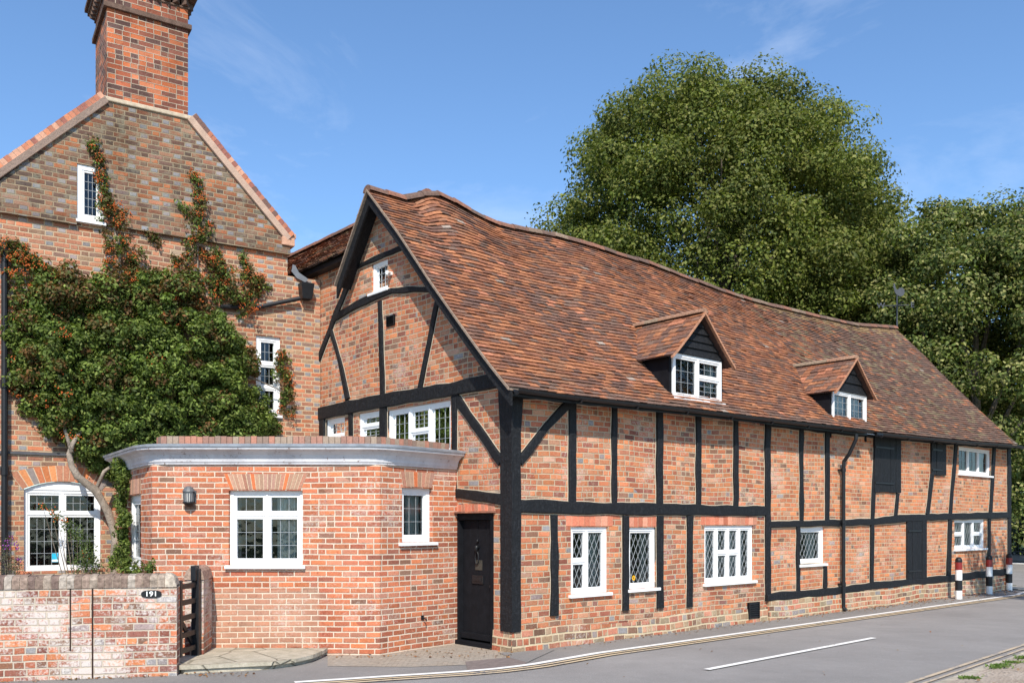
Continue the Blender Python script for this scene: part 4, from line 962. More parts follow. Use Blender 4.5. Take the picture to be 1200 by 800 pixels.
bricks_on_edge(H, wg[0]-.02, wg[1]+.02, wg[3]+.003, wg[3]+.235, bh, 14, splay=.16, pal=[(.58, .2, .08), (.5, .17, .08), (.6, .24, .1), (.24, .2, .18), (.45, .2, .12)], name='brick_arch', arch=.13)
b = MB(); H.box(b, wg[0]-.1, wg[1]+.6, 2.72, 2.76, -.02, .03); b.build('flashing', simple('dark_lead', (.08, .08, .085), .6, .3, .2, 9), bh)
# downpipe on the far left, rainwater pipe and hopper on the right
b = MB(); u, _ = H.un(5, 500); b.tube([H.p(u, .0, .08), H.p(u, H.un(5, 292)[1], .08)], .045, 10); zc = H.un(5, 552)[1]; b.tube([H.p(u, zc-.06, .08), H.p(u, zc+.06, .08)], .06, 10)
b.tube([H.p(u, H.un(5, 296)[1], .08), H.p(u, H.un(5, 286)[1], .08)], .075, 10); z3 = H.un(10, 438)[1]; b.tube([H.p(u, z3-.12, .08), H.p(u-.1, z3, .08), H.p(u-.4, z3, .08), H.p(u-.5, z3+.04, .04)], .035, 8); b.tube([H.p(u, z3-.22, .08), H.p(u, z3-.1, .08)], .06, 10); b.build('downpipe', BLACKP, bh)
b = MB(); p0, p1 = H.un(300, 361), H.un(349, 351); b.tube([H.p(p0[0]+.6, p0[1]-.06, .06), H.p(p0[0], p0[1], .06), H.p(p1[0], p1[1], .1)], .038, 8)
a0, a1, z0, z1 = prect(H, 349, 364, 334, 352); b.hexa([H.p(a0+.03, z0, .16), H.p(a1-.03, z0, .16), H.p(a1, z1, .2), H.p(a0, z1, .2), H.p(a0+.03, z0, .0), H.p(a1-.03, z0, .0), H.p(a1, z1, .0), H.p(a0, z1, .0)]); b.build('rainwater_pipe', BLACKP, bh)
b = MB(); p = [(343, 310), (341.5, 318), (348, 326), (358, 331), (361, 327), (350, 319), (346, 311)]; pp = [H.un(*t, .04) for t in p]; b.quad([H.p(*t, .045) for t in pp]); b.quad([H.p(*t, .04) for t in pp][::-1]); b.build('lead_flashing', simple('dull_lead', (.16, .17, .185), .6, .3, .2, 9), bh, recalc=False)

# ------------------------------------------------------------------ single-storey brick extension
ex = empty('brick_extension', (-3.2, 12.0, 0), 'single-storey flat-roofed red brick extension with canted corners and a white cornice', 'extension')
ZB = 2.47
we1 = prect(EF, 268, 354.5, 574.5, 662); we2 = prect(ER, 471, 507, 571.5, 635); we3 = prect(EL, 149, 165, 580, 664)
LEN = lambda A, Bq: math.hypot(Bq[0]-A[0], Bq[1]-A[1])
l0, l1, l2 = LEN(E0, E1), LEN(E1, E2), LEN(E2, E3)
wall('wall', EL, [(0, -.1), (l0, -.1), (l0, ZB), (0, ZB)], [we3], B_ext, ex, uoff=0)
wall('wall', EF, [(0, -.1), (l1, -.1), (l1, ZB), (0, ZB)], [we1], B_ext, ex, uoff=l0)
wall('wall', ER, [(0, -.1), (l2+.06, -.1), (l2+.06, ZB), (0, ZB)], [we2], B_ext, ex, uoff=l0+l1)
# cornice: cyma profile swept round the canted plan
def offset_poly(pts, o):
    r = []
    for i, p in enumerate(pts):
        ns = []
        if i: d = Vector(p)-Vector(pts[i-1]); d.normalize(); ns.append(Vector((d.y, -d.x)))
        if i < len(pts)-1: d = Vector(pts[i+1])-Vector(p); d.normalize(); ns.append(Vector((d.y, -d.x)))
        n = sum(ns, Vector((0, 0))); n.normalize(); k = 1/max(.3, n.dot(ns[0])); r.append(Vector(p)+n*o*k)
    return r
EP = [E0, E1, E2, E3]
def rounded(pts, d, n=5):
    r_ = [Vector(pts[0])]
    for a_, b_, c_ in zip(pts[:-2], pts[1:-1], pts[2:]):
        a_, b_, c_ = Vector(a_), Vector(b_), Vector(c_); p = b_+(a_-b_).normalized()*d; q = b_+(c_-b_).normalized()*d
        for i in range(n+1): t = i/n; r_.append(p*(1-t)**2+b_*2*t*(1-t)+q*t*t)
    return r_+[Vector(pts[-1])]
EPR = rounded(EP, .22)
def sweep(prof, mat, name, parent, pts=EPR, c=None, **k):
    mb = MB(); R_ = [[(*q, z) for q in offset_poly(pts, o)] for o, z in prof]
    for i in range(len(prof)-1):
        for j in range(len(pts)-1): mb.quad([R_[i][j], R_[i][j+1], R_[i+1][j+1], R_[i+1][j]], None, c)
    for j in (0, len(pts)-1): mb.quad([R_[i][j] for i in range(len(prof))], None, c)
    return mb.build(name, mat, parent, recalc=False, **k)
sweep([(-.02, ZB-.01), (.03, ZB), (.035, ZB+.025), (.045, ZB+.03), (.05, ZB+.07), (.075, ZB+.12), (.12, ZB+.16), (.165, ZB+.18), (.175, ZB+.185), (.178, ZB+.215), (-.02, ZB+.215)], CORN, 'cornice', ex)
sweep([(.12, ZB+.2165), (.195, ZB+.2165), (.2, ZB+.245), (.1, ZB+.262), (-.05, ZB+.27)], LEAD, 'lead_capping', ex)
# parapet of bricks on edge, set back on the roof
pp = offset_poly(EP, -.12); mb = MB(); mb2 = MB()
for j, (A, Bq) in enumerate(zip(pp[:-1], pp[1:])):
    L_ = (Bq-A).length; n = int(L_/.078)
    P_ = Plane(A, Bq-A, ((Bq-A).y, -(Bq-A).x))
    for i in range(n):
        s0, s1 = L_*i/n, L_*(i+1)/n
        if j == 0 and (s1 < L_*.9) and not (L_*.35 < s0 < L_*.6): continue
        dz = -.08 if j == 0 and s0 < L_*.7 else 0
        c = random.choice([(.3, .17, .13), (.36, .19, .14), (.26, .18, .14), (.42, .2, .14), (.33, .25, .19)])
        P_.box(mb2 if j == 0 and s0 < L_*.7 else mb, s0+.003, s1-.003, ZB+.24, ZB+.375+dz+random.uniform(-.006, .006), -.2, 0, c)
mb.build('parapet', ARCH, ex); mb2.build('parapet', ARCH, ex)
mb = MB(); rp = [(*p, ZB+.2) for p in offset_poly(EP, -.05)] + [(-.9, 12.9, ZB+.2), (-3.34, 15.55, ZB+.2), (-6.4, 13.7, ZB+.2)]; mb.quad(rp); mb.build('flat_roof', LEAD, ex, recalc=False)
window(EF, we1, [(1, [1, 2.25]), (1, [1, 2.25])], ex, 'grid', (3, 3), rec=.06, fw=.048, cw=.038, sillw=.04, curtain=[(-1, .06, 0), (1, .34, .0)], label='wide four-pane white window with small leaded squares')
window(ER, we2, [(1, [1])], ex, 'grid', (3, 3), rec=.06, fw=.07, cw=.03, sillw=.06, curtain=[(1, .5, 0)])
window(EL, we3, [(1, [1])], ex, 'grid', (3, 6), rec=.05, fw=.09, cw=.04, sill=True, curtain=[(1, .45, 0)])
gp = [(.45, .25, .17), (.4, .19, .13), (.5, .29, .2), (.36, .22, .15), (.42, .24, .18)]
bricks_on_edge(EF, we1[0]+.02, we1[1]-.02, we1[3]+.014, we1[3]+.215, ex, 19, splay=.085, pal=gp+[(.6, .17, .07)], name='flat_arch')
bricks_on_edge(ER, we2[0]+.02, we2[1]-.02, we2[3]+.014, we2[3]+.215, ex, 8, splay=.05, pal=gp+[(.6, .17, .07)], name='flat_arch')
bricks_on_edge(EL, we3[0]+.0, we3[1]-.0, we3[3]+.014, we3[3]+.22, ex, 8, splay=.02, pal=gp, name='flat_arch')
b = MB(); a, z = ER.un(494.5, 723); ER.box(b, a-.02, a+.02, z-.03, z+.03, 0, .02); b.tube([ER.p(a, z, .02), ER.p(a+.01, z-.02, .07), ER.p(a+.01, z-.05, .07)], .01, 6); b.build('wall_hook', BLACKP, ex)

# wall lantern on the extension
a, z = EF.un(223.5, 580)
la = empty('wall_lantern', EF.p(a, z-.12, 0), 'small grey-black half-lantern lamp fixed to the red brick left of the wide window', 'wall lamp')
x0, y0, _ = EF.p(a, 0, .07)
lm = simple('grey_lamp_metal', (.1, .105, .11), .5, .5, .2, 20)
b = MB(); b.lathe([(.02, z+.115), (.05, z+.10), (.075, z+.06), (.08, z+.045)], x0, y0, 12); b.build('lamp_cap', lm, la, smooth=False)
b = MB()
for k in range(8): t = math.pi*k/7+math.pi; b.tube([(x0+.068*math.cos(t), y0+.068*math.sin(t), z+.05), (x0+.06*math.cos(t), y0+.06*math.sin(t), z-.09)], .006, 5)
EF.box(b, a-.075, a+.075, z-.1, z+.06, .0, .012); b.build('lamp_cage', lm, la)
b = MB(); b.lathe([(.055, z+.045), (.05, z-.085)], x0, y0, 12); b.build('lamp_glass', simple('frosted_glass', (.5, .5, .48), .2, .5, .1, 9), la)
b = MB(); b.lathe([(.075, z-.085), (.078, z-.1), (.05, z-.13), (.02, z-.15)], x0, y0, 12); b.build('lamp_base', BLACKP, la)

# ------------------------------------------------------------------ front garden wall, number plate, gate, pier, step
gw = empty('garden_wall', (-4.7, 9.8, 0), 'low worn brick garden wall with salt-whitened bricks and rounded brick coping', 'garden wall')
WLEN = LEN((-5.9, 9.575), (-3.76, 10.05)); ZW = 1.0; th = .24
W0 = -3.0
mb = MB(); WL.box(mb, W0, WLEN, -.1, ZW, -th, 0); gwo = mb.build('wall', B_wall, gw)
# recessed vertical slots with metal strips
def wlx(px): return WL.un(px, 700)[0]
b = MB(); a = wlx(82.5); WL.box(b, a-.007, a+.007, WL.un(82, 762)[1], ZW+.0, -.01, .006); a = wlx(108.5); WL.box(b, a-.008, a+.008, 0, ZW+.02, -.01, .007); b.build('iron_strip', simple('rusty_black_iron', (.03, .015, .01), .8, .3, .3, 20), gw)
b = MB(); random.seed(3); s = W0
while s < WLEN-.19:
    w = .072; c = random.choice([(.26, .19, .15), (.2, .145, .115), (.3, .24, .19), (.17, .12, .1), (.35, .3, .25)]); dz = random.uniform(-.004, .004); oo = random.uniform(-.004, .004)
    pr_ = [(.012+oo, ZW), (.012+oo, ZW+.09+dz), (-.02, ZW+.135+dz), (-th/2, ZW+.15+dz), (-th+.02, ZW+.135+dz), (-th-.012, ZW+.09), (-th-.012, ZW)]
    for i in range(6): b.quad([WL.p(s, pr_[i][1], pr_[i][0]), WL.p(s+w, pr_[i][1], pr_[i][0]), WL.p(s+w, pr_[i+1][1], pr_[i+1][0]), WL.p(s, pr_[i+1][1], pr_[i+1][0])], None, c)
    for e in (s, s+w): b.quad([WL.p(e, q[1], q[0]) for q in pr_], None, tuple(v*.8 for v in c))
    s += .078
pr2 = [(.004, ZW), (.004, ZW+.085), (-.025, ZW+.13), (-th/2, ZW+.143), (-th+.025, ZW+.13), (-th-.004, ZW+.085), (-th-.004, ZW)]
for i in range(6): b.quad([WL.p(W0, pr2[i][1], pr2[i][0]), WL.p(s, pr2[i][1], pr2[i][0]), WL.p(s, pr2[i+1][1], pr2[i+1][0]), WL.p(W0, pr2[i+1][1], pr2[i+1][0])], None, (.4, .33, .26))
COP = tinted('coping_brick', .95, .1, .5, 26, .01)
b.build('coping', COP, gw, recalc=False)
b = MB(); n = 7
for i in range(n):   # rounded end stone
    s0, s1 = s+(WLEN-s)*i/n, s+(WLEN-s)*(i+1)/n
    hh = [.16*math.sqrt(max(0.0, 1-((x-s)/(WLEN-s+.001))**3)) for x in (s0, s1)]
    o = lambda h: [(.015, ZW), (.015, ZW+h*.6), (-.03, ZW+h*.92), (-th/2, ZW+h), (-th+.03, ZW+h*.92), (-th-.015, ZW+h*.6), (-th-.015, ZW)]
    A, Bq = o(hh[0]), o(hh[1])
    for k in range(6): b.quad([WL.p(s0, A[k][1], A[k][0]), WL.p(s1, Bq[k][1], Bq[k][0]), WL.p(s1, Bq[k+1][1], Bq[k+1][0]), WL.p(s0, A[k+1][1], A[k+1][0])], None, (.42, .36, .29))
b.build('end_stone', COP, gw, recalc=False)
# number plate
a, z = WL.un(177.5, 695.5)
npl = empty('number_plate', WL.p(a, z, 0), 'oval black house number plate reading 191 in white on the garden wall', 'sign')
b = MB(); n = 28; ov = [(a+.108*math.copysign(abs(math.cos(t))**.75, math.cos(t)), z+.042*math.copysign(abs(math.sin(t))**.8, math.sin(t))) for t in [2*math.pi*i/n for i in range(n)]]
b.quad([WL.p(*t, .014) for t in ov])
for i in range(n): b.quad([WL.p(*ov[i], 0), WL.p(*ov[(i+1) % n], 0), WL.p(*ov[(i+1) % n], .014), WL.p(*ov[i], .014)])
b.build('plate', BLACKP, npl, recalc=False)
def text_mesh(txt, size, ext, mat, name, parent, M4):
    cu = bpy.data.curves.new('lettering', 'FONT'); cu.body = txt; cu.size = size; cu.extrude = ext; cu.align_x = 'CENTER'; cu.align_y = 'CENTER'; cu.offset = size*.012
    t = bpy.data.objects.new('tmp', cu); COL.objects.link(t); bpy.context.view_layer.update()
    me = bpy.data.meshes.new_from_object(t.evaluated_get(bpy.context.evaluated_depsgraph_get())); bpy.data.objects.remove(t); bpy.data.curves.remove(cu)
    me.transform(M4); me.materials.clear(); me.materials.append(mat); o = bpy.data.objects.new(name, me); COL.objects.link(o)
    if parent: o.parent = parent; o.matrix_parent_inverse = Matrix.Translation(-root_loc(parent))
    return o
def frame_on(P, a, z, o, sx=1):
    p = P.p(a, z, o); X_ = Vector((P.d[0], P.d[1], 0)); Z_ = Vector((P.n[0], P.n[1], 0)); Y_ = Vector((0, 0, 1))
    m = Matrix((X_*sx, Y_, Z_)).transposed().to_4x4(); m.translation = p; return m
text_mesh('191', .078, .002, simple('white_enamel', (.85, .85, .82), .4, .4, .02, 9), 'lettering', npl, frame_on(WL, a, z, .0155, 1.15))

# pier beside the gate
gpier = empty('gate_pier', (-3.9, 11.25, 0), 'short round-topped brick pier between the gate and the extension', 'pier')
PA, PB, PC, PD = Vector((-4.01, 10.98)), Vector((-3.78, 10.98)), Vector((-3.875, 11.575)), Vector((-4.1, 11.575))
b = MB(); zt = 1.02
for A, Bq, u0 in ((PA, PB, 0), (PB, PC, .23), (PC, PD, .8), (PD, PA, 1.1)): b.quad([(*A, -.05), (*Bq, -.05), (*Bq, zt), (*A, zt)], [(u0, 0), (u0+(Bq-A).length, 0), (u0+(Bq-A).length, zt), (u0, zt)])
b.quad([(*PA, zt), (*PB, zt), (*PC, zt), (*PD, zt)], [(0, 0), (.2, 0), (.2, .5), (0, .5)]); b.build('wall', B_wall, gpier, recalc=False)
b = MB(); mid = lambda A, Bq, t: A+(Bq-A)*t
pts = []
for i in range(9):
    t = i/8; h = .16*math.sqrt(max(0, 1-(2*t-1)**2)); f = mid(PA, PB, t); k = mid(PD, PC, t); f = f+(f-k).normalized()*.015; pts.append(((f.x+(t-.5)*.03, f.y, zt+h), (k.x+(t-.5)*.03, k.y, zt+h)))
for i in range(8): b.quad([pts[i][0], pts[i+1][0], pts[i+1][1], pts[i][1]], None, (.33, .22, .17))
b.quad([p[0] for p in pts], None, (.36, .26, .2)); b.build('coping', COP, gpier, recalc=False)
# gate: runs from the wall end back to the pier
gate = empty('garden_gate', (-3.85, 10.6, 0), 'narrow black wooden five-bar gate with a diagonal brace, seen nearly edge-on', 'gate')
GA, GB = (-3.86, 10.34), (-3.845, 10.96); GP = Plane(GA, (GB[0]-GA[0], GB[1]-GA[1]), (1, 0)); gl_ = LEN(GA, GB)
b = MB(); GP.box(b, gl_-.09, gl_, .1, 1.16, -.045, .045); GP.box(b, gl_-.15, gl_-.02, 1.02, 1.2, -.03, .03); b.build('gate_post', BLACKP, gate, bevel=.005)
b = MB(); GP.box(b, 0, .07, .16, 1.05, -.035, .035); b.build('hinge_stile', BLACKP, gate, bevel=.004)
for z in (.22, .4, .6, .78, .97):
    b = MB(); GP.box(b, .07, gl_-.09, z-.03, z+.03, -.018, .018); b.build('gate_rail', BLACKP, gate, bevel=.003)
b = MB(); b.hexa([GP.p(.07, .62, -.02), GP.p(.07, .7, -.02), GP.p(gl_-.09, .3, -.02), GP.p(gl_-.09, .22, -.02), GP.p(.07, .62, -.045), GP.p(.07, .7, -.045), GP.p(gl_-.09, .3, -.045), GP.p(gl_-.09, .22, -.045)]); b.build('diagonal_brace', BLACKP, gate)
# stone step
cur = [g(214, 790), g(250, 788.5), g(290, 786.5), g(318, 784.8), g(345, 781), g(364, 776.5), g(378, 771), g(384, 766.5)]
out_ = [Vector(p) for p in cur] + [Vector((-2.42, 11.6)), Vector((-3.86, 11.6)), Vector((-3.76, 10.98)), Vector((-3.95, 10.9)), Vector((-3.95, 10.3))]
b = MB(); zt = .105; n = len(out_)
cen = Vector((-3.1, 11.1)); rnd = [random.uniform(-.012, .012) for _ in out_]
top = [(p.x+(p-cen).normalized().x*(.02+r), p.y+(p-cen).normalized().y*(.02+r), zt+random.uniform(-.004, .004)) for p, r in zip(out_, rnd)]
mid_ = [(t[0], t[1], zt-.045) for t in top]; low = [((p.x-(p-cen).normalized().x*.025), (p.y-(p-cen).normalized().y*.025), zt-.046) for p in out_]; bot = [(l[0], l[1], -.02) for l in low]
for i in range(n):
    j = (i+1) % n
    b.quad([mid_[i], mid_[j], top[j], top[i]]); b.quad([low[i], low[j], mid_[j], mid_[i]]); b.quad([bot[i], bot[j], low[j], low[i]])
b.quad(top)
# joints: shallow dark lines are real gaps filled with earth
stp = b.build('stone_step', FLAGS, recalc=False); prop(stp, 'low worn stone doorstep with a rounded end in front of the gate', 'step')
b = MB(); p = g(258, 786.5); b.tube([(p[0], p[1]-.015, .045), (p[0], p[1]+.05, .045)], .04, 12); o = b.build('drain_outlet', simple('black_hole_pipe', (.02, .018, .015), .8, .2), stp)

# ------------------------------------------------------------------ bollards
bo = empty('bollard', (0, 0, 0), 'x', 'bollard', 'striped bollards by the end of the house')
r = .073; gr = 18
BW, BK, BRD = simple('white_band', (.78, .78, .76), .5, .4, .12, 14), BLACKP, simple('red_reflector', (.22, .02, .018), .3, .5, .1, 20)
MB().lathe([(r, 0.0), (r, .2)], n=gr).build('white_band', BW, bo, smooth=False)
MB().lathe([(r+.001, .201), (r+.001, .43)], n=gr).build('black_band', BK, bo)
MB().lathe([(r, .431), (r, .66)], n=gr).build('white_band', BW, bo)
MB().lathe([(r+.002, .661), (r+.002, .83)], n=gr).build('red_reflector', BRD, bo)
MB().lathe([(r+.001, .831), (r+.001, .88), (r*.85, .915), (r*.5, .94), (.01, .948)], n=gr).build('cap', BK, bo)
spots = [((10.02, 20.1), 'nearest of the three bollards, under the right-hand ground window'), ((11.45, 21.5), 'middle bollard of the three striped posts'), ((12.55, 22.62), 'farthest of the three, at the house corner')]
for i, (p, lab) in enumerate(spots):
    if i == 0: o = bo
    else:
        o = bo.copy(); COL.objects.link(o)
        for c_ in list(bo.children): d = c_.copy(); COL.objects.link(d); d.parent = o; d.matrix_parent_inverse = Matrix.Identity(4)
    o['label'] = 'black, white and red striped post, '+lab
for o, (p, lab) in zip([x for x in COL.objects if x.name.startswith('bollard')], spots): o.location = (*p, .0)
for o in [x for x in COL.objects if x.parent and x.parent.name.startswith('bollard')]: o.matrix_parent_inverse = Matrix.Identity(4)

# ------------------------------------------------------------------ weathervane on the far ridge
wvP = RPl.un(1053.5, 384)[0]-.12; base = B(wvP, RA, interp(rid, wvP)+.04)
wv = empty('weathervane', base, 'dark metal cockerel weathervane with W and E letters on the far ridge end', 'weathervane')
wm = simple('dark_wrought_iron', (.05, .055, .065), .6, .4, .2, 9)
V = Plane((base.x, base.y), (1, 0), (0, -1)); k = base.y/FPX
b = MB(); b.tube([base, base+Vector((0, 0, 37*k))], [.022, .015], 6); b.build('spindle', wm, wv)
b = MB(); b.tube([V.p(-15*k, base.z+25*k), V.p(14*k, base.z+26*k)], .012, 6); b.tube([V.p(0, base.z+25.5*k, -.4), V.p(0, base.z+25.5*k, .4)], .012, 6); b.build('compass_arms', wm, wv)
text_mesh('W', .22, .01, wm, 'compass_letter', wv, frame_on(V, -19*k, base.z+25*k, 0)); text_mesh('E', .22, .01, wm, 'compass_letter', wv, frame_on(V, 18*k, base.z+26*k, 0))
co = [(-5.2, 47.5), (-3.8, 48), (-4.2, 51), (-2.6, 51), (-2, 47), (-.5, 44), (1.5, 44.5), (3, 46.2), (6, 46.2), (8.5, 44), (8.8, 40), (7, 37), (4, 36), (1, 37), (-1.5, 39), (-3, 42), (-3.6, 45.5)]
b = MB(); P_ = [(x*k, base.z+y*k) for x, y in co]; b.quad([V.p(*t, .008) for t in P_]); b.quad([V.p(*t, -.008) for t in P_][::-1])
for i in range(len(P_)): j = (i+1) % len(P_); b.quad([V.p(*P_[i], .008), V.p(*P_[j], .008), V.p(*P_[j], -.008), V.p(*P_[i], -.008)])
b.build('cockerel', wm, wv, recalc=False)

# ------------------------------------------------------------------ iron gates beyond the end of the house
ig = empty('iron_railings', (30, 48, 0), 'dark iron railings and gate in deep shade beyond the far end of the house', 'railings')
b = MB(); RP = Plane((24.5, 45.5), (1, .06), (0, -1))
for i in range(46): s = i*.14; b.tube([RP.p(s, .1), RP.p(s, 1.95+.08*math.sin(i*.3))], .014, 5)
b.build('bars', simple('black_iron', (.01, .011, .013), .5, .4), ig)
b = MB()
for z in (.25, 1.75): RP.box(b, 0, 6.4, z-.025, z+.025, -.02, .02)
b.build('rail', BLACKP, ig)

# ------------------------------------------------------------------ foliage
def leafmesh(name, cen, nor, size, cols, mat=LEAFM, parent=None, aspect=.62):
    """real little leaves: each a folded four-sided blade"""
    n = len(cen); nor = nor/np.linalg.norm(nor, axis=1, keepdims=True)
    r = rng.normal(size=(n, 3)); t = np.cross(nor, r); t /= np.linalg.norm(t, axis=1, keepdims=True); bt_ = np.cross(nor, t)
    s = size[:, None]; v = np.empty((n, 4, 3)); v[:, 0] = cen-t*s*.5; v[:, 1] = cen+bt_*s*.5*aspect+nor*s*.08; v[:, 2] = cen+t*s*.5; v[:, 3] = cen-bt_*s*.5*aspect+nor*s*.08
    me = bpy.data.meshes.new(name); me.vertices.add(n*4); me.vertices.foreach_set('co', v.reshape(-1)); me.loops.add(n*4); me.loops.foreach_set('vertex_index', np.arange(n*4, dtype=np.int32))
    me.polygons.add(n); me.polygons.foreach_set('loop_start', np.arange(0, n*4, 4, dtype=np.int32)); me.polygons.foreach_set('loop_total', np.full(n, 4, dtype=np.int32))
    me.update(calc_edges=True); at = me.attributes.new('tint', 'FLOAT_COLOR', 'FACE'); at.data.foreach_set('color', np.hstack([cols, np.ones((n, 1))]).astype(np.float32).reshape(-1))
    me.materials.append(mat); o = bpy.data.objects.new(name, me); COL.objects.link(o)
    if parent: o.parent = parent; o.matrix_parent_inverse = Matrix.Translation(-root_loc(parent))
    return o
def pick(n, pal, w=None):
    pal = np.array(pal); i = rng.choice(len(pal), n, p=w); return pal[i]*rng.uniform(.75, 1.25, (n, 1))
def clumps(centres, radii, per, flat_=.8, shell=.55):
    C_, N_l = [], []
    for c, r, k in zip(centres, radii, per):
        d = rng.normal(size=(k, 3)); d /= np.linalg.norm(d, axis=1, keepdims=True); rr = r*(rng.uniform(shell, 1, (k, 1))**.6)*(1+.13*rng.normal(size=(k, 1)))
        p = d*rr; p[:, 2] *= flat_; C_.append(c+p); N_l.append(d+np.array([0, -.15, .55])+.55*rng.normal(size=(k, 3)))
    return np.vstack(C_), np.vstack(N_l)
def tree(name, base, cc, rad, nclump, per, leaf, pal, label, pal_w=None, seed=0, cr=(.7, 1.25), shape=None, group=None, pale=0, trunk_r=.5):
    root = empty(name, base, label, 'tree', group); base = np.array(base, float); cc = np.array(cc, float); rad = np.array(rad, float)
    rg = np.random.default_rng(seed); cs, rs = [], []
    while len(cs) < nclump:
        d = rg.normal(size=3); d /= np.linalg.norm(d); f = rg.uniform(.35, 1)**.45
        nz_ = noise.noise(Vector(d*2.3)+Vector((seed*3., 0, 0)))*.09+noise.noise(Vector(d*5.)+Vector((seed, 9, 0)))*.06
        k = f*(1+nz_); p = d*k*rad
        if shape: p = shape(p)
        if p is None: continue
        cs.append(cc+p*.93); rs.append(rg.uniform(*cr)*(1.15 if f < .7 else 1))
    # dense hidden inner mass
    C_, N_l = clumps(cs, rs, [per]*len(cs), .62); n = len(C_)
    size = leaf*rng.uniform(.55, 1.4, n); cols = pick(n, pal, pal_w)*np.repeat(rg.uniform(.72, 1.22, len(cs)), per)[:, None]
    if pale: m = rng.random(n) < pale; cols[m] = np.array([.34, .33, .12])*rng.uniform(.8, 1.2, (m.sum(), 1))
    leafmesh('crown', C_, N_l, size, cols, parent=root)
    b = MB(); top = cc+np.array([0, 0, rad[2]*.3]); 
    tr = [base, base+(cc-base)*.3+np.array([.1, 0, 0]), base+(cc-base)*.7, top]; b.tube([tuple(p) for p in tr], [trunk_r, trunk_r*.75, trunk_r*.5, trunk_r*.15], 10)
    for i in range(14):
        c = cs[rg.integers(len(cs))]; f = rg.uniform(.35, .95); s = base+(cc-base)*f; m = (s+c)/2+np.array([0, 0, .5]); b.tube([tuple(s), tuple(m), tuple(c)], [trunk_r*.28, trunk_r*.16, .03], 6)
    b.build('trunk', BARK, root); return root
G1 = [(.145, .17, .032), (.115, .145, .028), (.17, .185, .04), (.08, .105, .022), (.2, .2, .055)]
G2 = [(.115, .15, .032), (.09, .125, .03), (.145, .175, .042), (.055, .08, .022), (.2, .2, .07)]
def shA(p):
    if p[2] < -6.3: return None
    if p[0] > 1.5 and p[2] > 8.1-(p[0]-1.5)*.6: return None
    return p
tree('broadleaf_tree', (8.8, 37, 0), (8.6, 37, 12.9), (7.4, 6.3, 7.9), 980, 360, .135, G1, 'huge dome-shaped deep green tree rising behind the middle of the tiled roof', seed=4, shape=shA, cr=(.65, 1.15), trunk_r=.6)
def shB(p): return None if (p[0] > .4 and p[2] < -1.8) else p
tree('broadleaf_tree', (17.6, 34, 0), (17.6, 34, 7.6), (5.6, 4.8, 6.9), 560, 300, .14, G2, 'lower pale-flecked leafy tree behind the right end of the roof', seed=8, cr=(.55, 1.05), pale=.13, trunk_r=.4, shape=shB)
tree('broadleaf_tree', (14.6, 40, 0), (14.6, 39, 10.2), (4.6, 3.5, 6.3), 330, 190, .18, G1, 'tree filling the dip between the big dome tree and the pale-flecked tree', seed=9, cr=(.8, 1.3), trunk_r=.4)
tree('broadleaf_tree', (25.0, 34, 0), (23.5, 32.5, 11.6), (6.2, 5.5, 4.4), 420, 200, .18, G2, 'tree overhanging the right edge of the picture, its shade black beneath', seed=12, cr=(.8, 1.3), pale=.05, trunk_r=.4)
tree('broadleaf_tree', (21.0, 43.5, 0), (19.5, 43.5, 6.6), (7.0, 2.6, 6.4), 260, 170, .24, G1, 'tree glimpsed through the pale-flecked tree behind it', seed=21, cr=(.9, 1.4), trunk_r=.35)
tree('broadleaf_tree', (30.5, 41.5, 0), (29.0, 41.5, 12.2), (8.0, 4.2, 5.0), 300, 170, .24, G1, 'tall tree added beyond the overhanging tree at the right edge to deepen the shade behind', seed=23, cr=(.9, 1.4), trunk_r=.4)  # extra tree, added so its crown shades the wood and railings
# wood closing the view beyond the railings, leaves coloured dark for its deep shade
cs = [np.array([rng.uniform(20, 50), rng.uniform(47.5, 53), rng.uniform(0.3, 9.5)]) for _ in range(420)]
C_, N_l = clumps(cs, [1.7]*len(cs), [75]*len(cs)); o = leafmesh('wood', C_, N_l, rng.uniform(.35, .6, len(C_)), pick(len(C_), [(.02, .035, .012), (.03, .045, .015)])); o['kind'] = 'stuff'; prop(o, 'mass of trees beyond the iron railings, leaves coloured dark for deep shade', 'wood')
# tree standing beside the road, outside the picture, whose shade dapples the far wall and road
tree('broadleaf_tree', (13.8, 14.6, 0), (13.3, 14.9, 6.0), (2.0, 2.0, 2.3), 60, 110, .13, G2, 'roadside tree just out of view whose shadow dapples the far end of the road', seed=15, cr=(.35, .6), trunk_r=.16)

# ------------------------------------------------------------------ climbing shrub on the tall house
sh = empty('wall_shrub', H.p(3.35, 0, .5), 'large evergreen firethorn trained up the tall house wall, hung with orange berries', 'shrub')
blobs = []
def bl(px, py, r, out_=.35, kind=0): blobs.append((px, py, r, out_, kind))
for a_ in [(45, 395, 30, .3), (85, 350, 34, .35), (70, 420, 42, .5), (120, 400, 40, .55), (125, 350, 28, .4), (165, 390, 38, .5), (160, 340, 26, .35), (205, 350, 34, .4), (235, 390, 42, .55), (190, 430, 48, .65), (130, 450, 42, .6), (80, 470, 34, .45), (245, 445, 46, .6), (280, 420, 26, .35), (292, 470, 22, .35), (265, 490, 38, .5), (210, 480, 44, .65), (160, 490, 42, .6), (120, 505, 28, .5), (295, 500, 26, .35), (180, 505, 30, .6), (230, 508, 26, .5), (60, 340, 20, .25), (40, 360, 18, .2), (40, 440, 22, .3), (150, 515, 22, .5), (318, 495, 10, .25), (30, 410, 14, .2)]: bl(*a_, 0)
for a_ in [(20, 300, 12), (5, 290, 12), (35, 312, 11), (48, 322, 12), (60, 330, 12), (78, 335, 13), (15, 325, 10), (30, 345, 14)]: bl(*a_, .12, 1)
